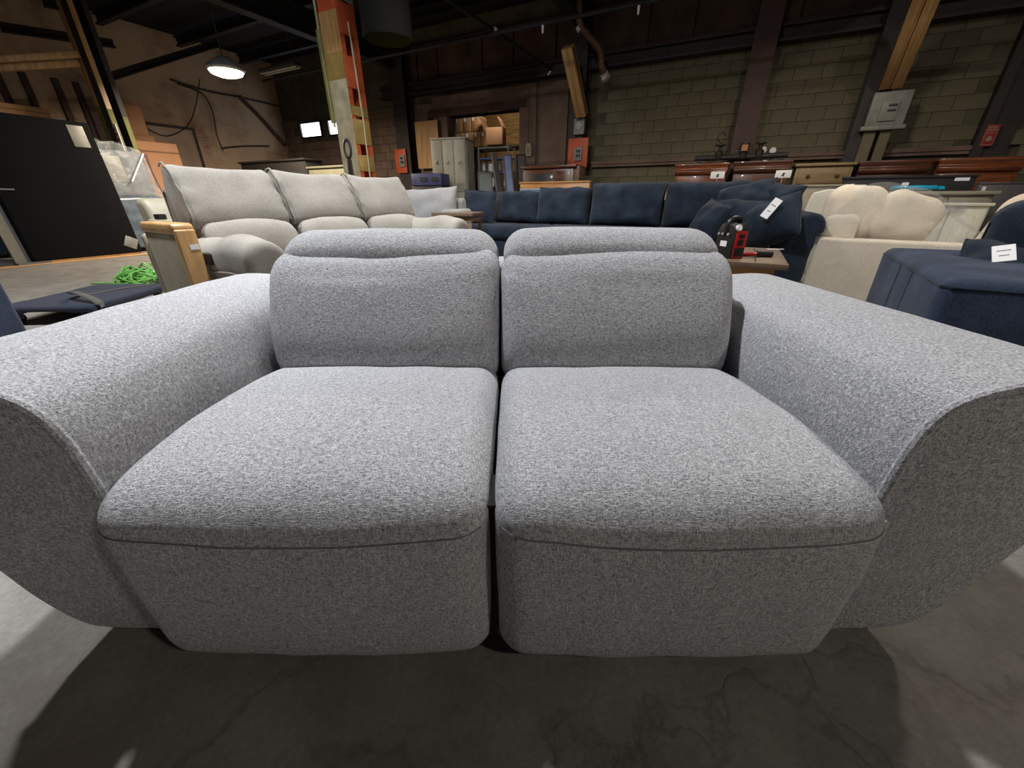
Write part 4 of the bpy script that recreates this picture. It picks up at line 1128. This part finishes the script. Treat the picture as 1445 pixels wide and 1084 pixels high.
for z in (.85, 1.15, 1.45):
    for i in range(4):
        x = -.28 + i*.18; h = random.uniform(.10, .2)
        o = MB().lathe([(.05,0),(.07,.02),(.07,h*.8),(.045,h)], 12).build('canister', MATS['card_white' if (i % 2) else 'galv'])
        Mx = Matrix.Translation(ms.location) @ Matrix.Rotation(ms.rotation_euler.z, 4, 'Z'); o.location = Mx @ Vector((x, .12, z+.001))
        tag(o, '%s canister from the lockers on the %s board of the metal shelf' % (('first', 'second', 'third', 'fourth')[i], {.85: 'low', 1.15: 'middle', 1.45: 'high'}[z]), 'canister', 'canisters on the metal shelf')
def leaning(u0, v0, u1, v1, Y, w, label, mat, edge):
    p0 = aty(u0, v0, Y); p0.z = 0; p1 = aty(u1, v1, Y+.35)
    d = p1-p0; L = d.length
    r = thing('framed_panel', label, 'panel', p0, 0, 'panels leaning by the metal shelf'); r.rotation_mode = 'QUATERNION'
    r.rotation_quaternion = d.to_track_quat('Z', 'Y')
    MB().span(-w/2+.03, w/2-.03, -.012, .012, .03, L-.03).build('board', mat, r, 0)
    for x in (-1, 1): MB().span(x*w/2-.03*(x > 0), x*w/2+.03*(x < 0), -.02, .02, 0, L, .003).build('stile', edge, r, 30)
    for z in (0, L-.03): MB().span(-w/2+.03, w/2-.03, -.02, .02, z, z+.03, .003).build('rail', edge, r, 30)
leaning(688, 268, 684, 243, 8.7, .30, 'short green-grey panel leaning at the foot of the metal shelf', MATS['panel_green'], MATS['panel_grey'])
leaning(715, 268, 697, 216, 8.9, .14, 'narrow dark grey panel leaning in the middle of the metal shelf', MATS['panel_grey'], MATS['panel_grey'])
leaning(727, 268, 715, 218, 8.8, .20, 'tall pale blue mirror panel leaning at the right of the metal shelf', MATS['mirror_blue'], MATS['panel_grey'])
leaning(741, 255, 735, 218, 9.6, .22, 'dark grey-brown panel leaning against the doorway edge', MATS['panel_grey'], MATS['dark_steel'])
# goods seen through the doorway: a rack deck with two tiers of cartons
def rd(u, v, off): s, z = on_back(u, v, -off); return s, z
zA = rd(660, 208, 1.0)[1]; zB = rd(660, 186, 1.0)[1]; zC = rd(660, 164, 1.0)[1]
dk = thing('pallet_rack', 'storage rack in the back room beneath the stacked cartons', 'rack', BW(DOOR[0]+.75, -1.4, 0), HALL)
MB().span(-1.2, 1.2, -.4, .5, zA-.05, zA-.003).build('deck', MATS['dark_steel'], dk, 0)
for x in (-1.15, 1.15):
    for y in (-.36, .46): MB().span(x-.03, x+.03, y-.03, y+.03, 0, zA-.05).build('post', MATS['dark_steel'], dk, 0)
k = 0
for tier, (z0, z1, ub) in enumerate(((zA, zB, (640, 655, 668, 678, 688)), (zB, zC, (640, 653, 665, 676)))):
    for i, (ua, uc) in enumerate(zip(ub, ub[1:])):
        sa = rd(ua, 190, 1.0)[0]; sb = rd(uc, 190, 1.0)[0]
        nm = ['leftmost', 'second', 'third', 'rightmost'][i] if tier == 0 else ['leftmost', 'middle', 'rightmost'][i]
        r = carton('carton', '%s brown carton of the %s tier seen through the doorway' % (nm, 'lower' if tier == 0 else 'upper'), BW((sa+sb)/2, -1.22-.0*i, z0+.002+tier*.002), HALL, sb-sa-.02, .42, z1-z0-.012, 'carton_tan', 'cartons in the back room', False, False)
        MB().span(-(sb-sa)*.35, -(sb-sa)*.1, -.215, -.209, (z1-z0)*.66, (z1-z0)*.88).build('label_sticker', MATS['card_white'], r, 0)
s0 = rd(692, 190, 1.0)[0]; s1 = rd(708, 190, 1.0)[0]
ob = thing('open_carton', 'open pinkish carton with a raised flap right of the stacked cartons', 'box', BW((s0+s1)/2, -1.0, zA+.002), HALL+.25, 'cartons in the back room')
w = s1-s0+.1; h = (zB-zA)*1.05
MB().span(-w/2, w/2, -.2, .2, 0, h, .004).build('body', MATS['carton'], ob, 30)
mb = MB(xf((-w/2, 0, h), 0, 0, -.6)); mb.span(-.012, 0, -.2, .2, 0, .3); mb.build('flap', MATS['carton_in'], ob, 0)
mb = MB(xf((w/2, 0, h), 0, 0, -.5)); mb.span(0, .012, -.2, .2, 0, .26); mb.build('flap', MATS['carton'], ob, 0)
s, z = on_back(746, 212, .12)
hc = thing('hanging_card', 'small printed card hanging on a string beside the doorway', 'card', BW(s, .14, z-.12), HALL)
MB().prism([(-.07,0),(.07,0),(.07,.20),(.035,.26),(-.035,.26),(-.07,.20)], -.004, .004, 'Y').build('card', MATS['taupe_leather'], hc, 0)
for i in range(4): MB().span(-.045, .045, -.006, -.003, .04+i*.04, .052+i*.04).build('line', MATS['ink'], hc, 0)
MB().cyl((0, 0, .25), (0, 0, 1.3), .006, n=6).build('string', MATS['dark_steel'], hc)
s, z = on_back(606, 210, .1)
pw = MB().span(-.36, .36, -.015, .015, 0, 1.05)
tag(place(pw.build('plywood_sheet', MATS['tan_timber'], smooth=0), BW(s, .16, on_back(606, 238, .1)[1]), HALL), 'plain tan plywood sheet on the wall between black column and doorway', 'board')
p = aty(608, 262, 9.0)
vb = thing('storage_bin', 'blue-violet plastic bin beside the lockers', 'bin', (p.x, p.y, 0), math.radians(-15))
MB().span(-.34, .34, -.2, .2, .0, 1.16, .02).build('body', MATS['charcoal_paint'], vb, 30)
f = MB().span(-.32, .34, -.22, .22, 1.16, 1.38, .02).build('bin', MATS['violet_bin'], vb, 30)
for x in (-.05, .2): MB().span(x-.07, x+.07, -.235, -.215, 1.24, 1.31).build('recess', MATS['charcoal_paint'], f, 0)

# ------------------------------------------------------------------ case furniture along the walls
def chest(u0, u1, vt, off, mat, label, depth=.48, rows=3, name='chest_of_drawers', cols=1, crown=True, knobs=True, grp='chests along the back wall'):
    s0, z = on_back(u0, vt, off); s1, z_ = on_back(u1, vt, off); zt = (z+z_)/2; w = s1-s0
    r = thing(name, label, 'dresser', BW((s0+s1)/2, off, 0), HALL, grp)
    m = MATS[mat]
    MB().span(-w/2+.03, w/2-.03, .02, depth, .08, zt-.04, .004).build('body', m, r, 30)
    MB().span(-w/2, w/2, -.03, depth+.01, zt-.04, zt, .008).build('top', m, r, 30)
    if crown: MB().rex(catmull([(-.02,zt-.17),(-.035,zt-.12),(-.012,zt-.08),(-.02,zt-.04),(.03,zt-.04),(.03,zt-.17)], 3), -w/2+.02, w/2-.02, .004, 2, 2).build('crown_drawer', m, r)
    zb, ztt = .14, zt-(.19 if crown else .06); hh = (ztt-zb)/rows
    for i in range(rows):
        for c_ in range(cols):
            x0 = -w/2+.06+(w-.12)*c_/cols; x1 = -w/2+.06+(w-.12)*(c_+1)/cols
            D = MB().span(x0+.008, x1-.008, -.002, .03, zb+i*hh+.01, zb+(i+1)*hh-.01, .006).build('drawer', m, r, 30)
            if knobs:
                for kx in ((.22, .78) if (x1-x0) > .6 else (.5,)):
                    MB(xf((x0+(x1-x0)*kx, -.002, zb+(i+.5)*hh), 0, PI/2)).lathe([(.010,0),(.012,.015),(.028,.022),(.024,.036),(.004,.04)], 12).build('knob', MATS['dark_mahogany'] if mat != 'greige_paint' else MATS['galv'], D)
    for x in (-1, 1):
        for y in (.06, depth-.05): MB().span(x*(w/2-.07)-.035, x*(w/2-.07)+.035, y-.03, y+.03, 0, .08, .004).build('foot', m, r, 30)
    return r
chest(953, 1030, 231, .92, 'mahogany', 'mahogany chest with a glossy moulded crown, leftmost under the gauges')
chest(1036, 1120, 227, .92, 'dark_mahogany', 'darker mahogany chest with one round knob, right of the glossy one')
chest(1123, 1210, 230, .92, 'tan_oak', 'pale tan oak chest between the mahogany chests', crown=False, rows=5)
chest(1213, 1318, 226, .92, 'dark_mahogany', 'dark mahogany chest behind the black headboard')
chest(1326, 1452, 222, .92, 'mahogany', 'wide mahogany chest at the right edge under the red sign')
chest(336, 430, 226, 2.6, 'charcoal_paint', 'dark chest with a grey-green side behind the oatmeal sofa', crown=False, grp=None)
chest(432, 492, 234, 2.6, 'green_grey_paint', 'grey-green dresser with small knob left of the orange pillar', crown=False, grp=None)
for u, v, ch in ((1011, 254, 'glossy'), (1103, 253, 'darker')):
    s, z = on_back(u, v, 1.12)
    p = BW(s, 1.12, 0)
    r = thing('sign_stand', 'white arrow card on a thin stick in front of the %s mahogany chest' % ch, 'sign', p, HALL, None)
    MB().cyl((0, 0, 0), (0, 0, z+.02), .008, n=6).build('stick', MATS['blond_wood'], r)
    MB().span(-.11, .11, -.012, -.004, z+.02, z+.13, .002).build('card', MATS['card_white'], r, 30)
    MB().prism([(-.02,z+.05),(.0,z+.10),(.03,z+.08),(.01,z+.07),(.02,z+.04)], -.016, -.012, 'Y').build('arrow', MATS['ink'], r, 0)
    MB().lathe([(.09,0),(.09,.012),(.012,.02)], 14).build('base', MATS['blond_wood'], r)
# console, benches and boards behind the navy sofa
def tv_console():
    s0, z = on_back(736, 235, 1.6); s1, z1 = on_back(818, 233, 1.6); w = s1-s0
    r = thing('tv_console', 'dark red-brown console with a black glass door under the orange plate', 'console', BW((s0+s1)/2, 1.6, 0), HALL)
    m = MATS['dark_mahogany']
    MB().span(-w/2+.04, w/2-.12, 0, .45, .06, z-.05, .005).build('body', m, r, 30)
    MB().span(-w/2, w/2-.06, -.05, .48, z-.05, z, .008).build('top', m, r, 30)
    g = MB().span(-w*.36, w*.08, -.015, .004, .5, z-.14, .003).build('glass_door', MATS['black_plastic'], r, 30)
    MB().cyl((w*.05, -.015, z-.2), (w*.05, -.04, z-.2), .025, n=10).build('knob', MATS['card_white'], g)
    MB().span(w*.10, w*.36, -.015, .004, .5, z-.10, .003).build('door', m, r, 30)
    for i in range(4): MB().span(w/2-.12, w/2-.01, .02, .40, .2+i*.33, .2+i*.33+.29, .004).build('side_slat', MATS['rustic_oak'], r, 30)
    for x in (-1, 1): MB().span(x*w*.4-.04, x*w*.4+.04, .04, .4, 0, .06).build('foot', m, r, 0)
tv_console()
def long_board(u0, u1, vt, off, h, mat, label, name, cat, th=.06, cap=None, lines=0, stickers=()):
    s0, z = on_back(u0, vt, off); s1, z1 = on_back(u1, vt, off); w = s1-s0; zt = (z+z1)/2
    r = thing(name, label, cat, BW((s0+s1)/2, off, 0), HALL)
    MB().span(-w/2, w/2, 0, th, .0, zt-.03, .006).build('board', MATS[mat], r, 30)
    MB().span(-w/2-.015, w/2+.015, -.015, th+.015, zt-.03, zt, .006).build('cap_rail', MATS[cap or mat], r, 30)
    for i, (fx, dz, sw, sh) in enumerate(stickers):
        MB().span(w*fx-sw/2, w*fx+sw/2, -.006, .002, zt-dz-sh, zt-dz).build('sticker', MATS['card_white'], r, 0)
    return r
long_board(734, 832, 256, 2.2, 1.1, 'honey_wood', 'honey-coloured wooden headboard in front of the dark console', 'headboard', 'headboard', .08)
long_board(735, 818, 266, 2.9, 1.0, 'board_pale', 'pale blue panel with two white stickers just above the navy cushions', 'flat_package', 'package', .08, 'board_pale', 0, ((-.32,.06,.30,.09), (.28,.02,.22,.06)))
long_board(888, 1018, 266, 2.1, 1.0, 'honey_wood', 'low honey wood headboard in front of the glossy mahogany chest', 'headboard', 'headboard', .06)
long_board(1030, 1196, 261, 2.2, 1.0, 'greige_paint', 'long greige bed panel showing behind the navy cushion heap', 'bed_headboard', 'headboard', .08, 'greige_paint')
long_board(1193, 1380, 248, 1.9, 1.2, 'ink', 'long black panel with white stickers standing before the mahogany chests', 'boxed_panel', 'panel', .10, None, 0, ((-.36,.10,.16,.05), (0,.08,.07,.05), (.30,.22,.09,.05), (.40,.03,.14,.04)))
wb = thing('white_headboard', 'white rounded headboard corner behind the wrapped sofa cushions', 'headboard', BW(on_back(1172, 280, 2.9)[0], 2.9, 0), HALL)
zt = on_back(1172, 267, 2.9)[1]
MB().rex(catmull([(-.22,.1),(-.22,zt-.14),(-.12,zt-.02),(.05,zt),(.22,zt-.01),(.22,.1)], 4), 0, .06, .012, 3, 2, 'Y').build('panel', MATS['white_paint'], wb)
MB().span(-.02, .24, -.004, .002, zt-.07, zt-.01).build('sticker', MATS['card_white'], wb, 0)
chest(1225, 1412, 270, 2.5, 'greige_paint', 'wide greige dresser top below the black panel', .5, 3, 'dresser', 3, False, False, None)
def sideboard():
    off = 3.0
    s0, z = on_back(1270, 283, off); s1, z1 = on_back(1398, 290, off); zt = (z+z1)/2; w = s1-s0
    r = thing('sideboard', 'off-white sideboard with a framed door, plastic film over its top', 'sideboard', BW((s0+s1)/2, off, 0), HALL)
    m = MATS['white_paint']
    MB().span(-w/2, w/2, 0, .45, .05, zt-.03, .006).build('body', m, r, 30)
    MB().span(-w/2-.02, w/2+.02, -.03, .47, zt-.03, zt, .006).build('top', m, r, 30)
    for x0, x1 in ((-w/2+.02, .08*w), (.10*w, w/2-.02)):
        D = MB().span(x0, x1, -.018, .002, .10, zt-.06, .004).build('door', m, r, 30)
        MB().span(x0+.07, x1-.07, -.026, -.016, .17, zt-.13, .008).build('panel', m, D, 30)
    for x in (-1, 1): MB().span(x*w*.45-.03, x*w*.45+.03, .03, .4, 0, .05).build('foot', m, r, 0)
    def dr(a, b):
        x = -w/2-.03 + w*.78*a; y = -.06 + .5*b
        return Vector((x, y, zt + .012 + .03*abs(noise.noise(Vector((x*6, y*6, 3)))) - (.10*(1-b*8) if b < .125 else 0)))
    MB().grid(dr, 30, 16).build('plastic_film', MATS['milky_film'], r, 70, recalc=False)
sideboard()
s, z = on_back(1290, 279, 2.5)
bf = thing('blue_packet', 'bright blue wrapped packet lying on the greige dresser', 'packet', BW(s, 2.35, on_back(1318, 270, 2.5)[1] + .014), HALL)
plain('cyan_wrap', (20,140,175), .25, coat=.5)
MB().rex(rrect(-.10, .10, 0, .055, .02), -.22, .20, .02, 3, 6, 'X', lambda v: scatter(v, .008, 12)).build('packet', MATS['cyan_wrap'], bf)
MB().prism([(-.08,.01),(.08,.01),(.03,.045),(-.03,.045)], .19, .27, 'X').build('end_fold', MATS['cyan_wrap'], bf, 0)
def cream_chair():
    p = aty(1462, 300, 4.1)
    r = thing('tub_chair', 'cream upholstered chair behind the navy armchair at the right edge', 'chair', (p.x+.10, p.y-.12, 0), -.9)
    F = MATS['cream_cloth']
    MB().rex(rrect(-.40, .40, .08, .46, .06), -.42, .42, .05, 5, 5).build('seat', F, r)
    bk = catmull([(-.42,.3),(-.43,.75),(-.36,.92),(-.2,.985),(0,1.0),(.2,.985),(.36,.92),(.43,.75),(.42,.3)], 4)
    MB().rex(bk, .20, .44, .07, 5, 4, 'Y', lambda v: scatter(v, .008, 5)).build('backrest', F, r)
    for x in (-.42, .30): MB().rex(rrect(x, x+.14, .1, .66, .05), -.40, .30, .04, 4, 4, 'Y').build('arm', F, r)
    for x in (-.35, .35):
        for y in (-.33, .36): MB().lathe([(.02,0),(.028,.09)], 10, (x, y, 0)).build('foot', MATS['black_plastic'], r)
cream_chair()
s0, zt = on_back(1382, 260, 1.5); s1, _ = on_back(1460, 259, 1.5)
gb = thing('grey_panel', 'grey-brown flat panel with a white sticker at the right edge below the mahogany chest', 'panel', BW((s0+s1)/2, 1.5, 0), HALL)
MB().span(-(s1-s0)/2, (s1-s0)/2, 0, .08, 0, zt, .006).build('board', MATS['panel_grey'], gb, 30)
MB().span(-(s1-s0)/2, (s1-s0)/2, -.012, .09, zt, zt+.02, .004).build('edge_strip', MATS['panel_grey'], gb, 30)
MB().span(-(s1-s0)*.42, -(s1-s0)*.35, -.006, .002, zt-.08, zt-.03).build('sticker', MATS['card_white'], gb, 0)
# red extinguisher sign and gauges on the wall
s, z = on_back(1400, 193, .1); s0, z0 = on_back(1378, 207, .1); s1, z1 = on_back(1416, 175, .1)
fs = thing('wall_sign', 'faded red wall sign with pale border and down arrow at the right', 'sign', BW((s0+s1)/2, .10, z0), HALL)
w = (s1-s0)*.8; h = z1-z0
MB().span(-w/2, w/2, -.008, .008, 0, h, .003).build('plate', MATS['sign_red'], fs, 30)
for i, (ww, zz) in enumerate(((.34, .84), (.40, .72))):
    n_ = 7 + i
    for k in range(n_): MB().span(-w*ww+2*w*ww*k/n_, -w*ww+2*w*ww*(k+.6)/n_, -.011, -.007, h*zz, h*(zz+.07)).build('letter', MATS['taupe_leather'], fs, 0)
MB().prism([(-.02,h*.46),(.02,h*.46),(.02,h*.34),(.05,h*.34),(0,h*.22),(-.05,h*.34),(-.02,h*.34)], -.012, -.007, 'Y').build('arrow', MATS['taupe_leather'], fs, 0)
for x0, x1, za, zb in ((-.44,.44,.06,.08), (-.44,.44,.62,.64), (-.44,-.42,.08,.62), (.42,.44,.08,.62)):
    MB().span(w*x0, w*x1, -.011, -.007, h*za, h*zb).build('border', MATS['taupe_leather'], fs, 0)
for u, v, lr in ((1077, 212, 'left'), (1090, 213, 'right')):
    s, z = on_back(u, v, .12)
    g = thing('pressure_gauge', '%s of the two small round white gauges beside the red-brown column' % lr, 'gauge', BW(s, .12, z), HALL, 'pressure gauges')
    MB(xf((0, 0, 0), 0, PI/2)).lathe([(.055,0),(.06,.01),(.06,.03),(.052,.035)], 18).build('rim', MATS['galv'], g)
    MB(xf((0, -.036, 0), 0, PI/2)).lathe([(.05,0),(.05,.003)], 18).build('dial', MATS['card_white'], g)
    MB().cyl((0, .0, -.18), (0, 0, -.05), .014, n=8).build('stem', MATS['dark_steel'], g)
s, z = on_back(1045, 215, .2)
vl = thing('valve_manifold', 'dark valves and pipework at the foot of the red-brown column', 'valve', BW(s, .42, z-.15), HALL)
MB().tube([(-.75, 0, .06), (.75, 0, .06)], .045, 10).build('main_pipe', MATS['dark_steel'], vl)
for x in (-.35, .05, .3): MB().lathe([(.05,0),(.07,.03),(.07,.12),(.03,.15),(.03,.22),(.08,.23),(.08,.25)], 12, (x, 0, .02)).build('valve', MATS['dark_steel'], vl)
MB().tube(catmull([(-.30,0,.24),(-.42,-.02,.36),(-.36,-.02,.46),(-.30,0,.40)], 5, False), .008, 6).build('cable', MATS['black_plastic'], vl)
MB().span(.0, .10, -.12, -.06, .14, .24, .004).build('tag_plate', MATS['carton'], vl, 30)
MB().span(-.7, -.62, -.02, .02, -1.3, .02).span(.62, .70, -.02, .02, -1.3, .02).build('support', MATS['dark_steel'], vl, 0)
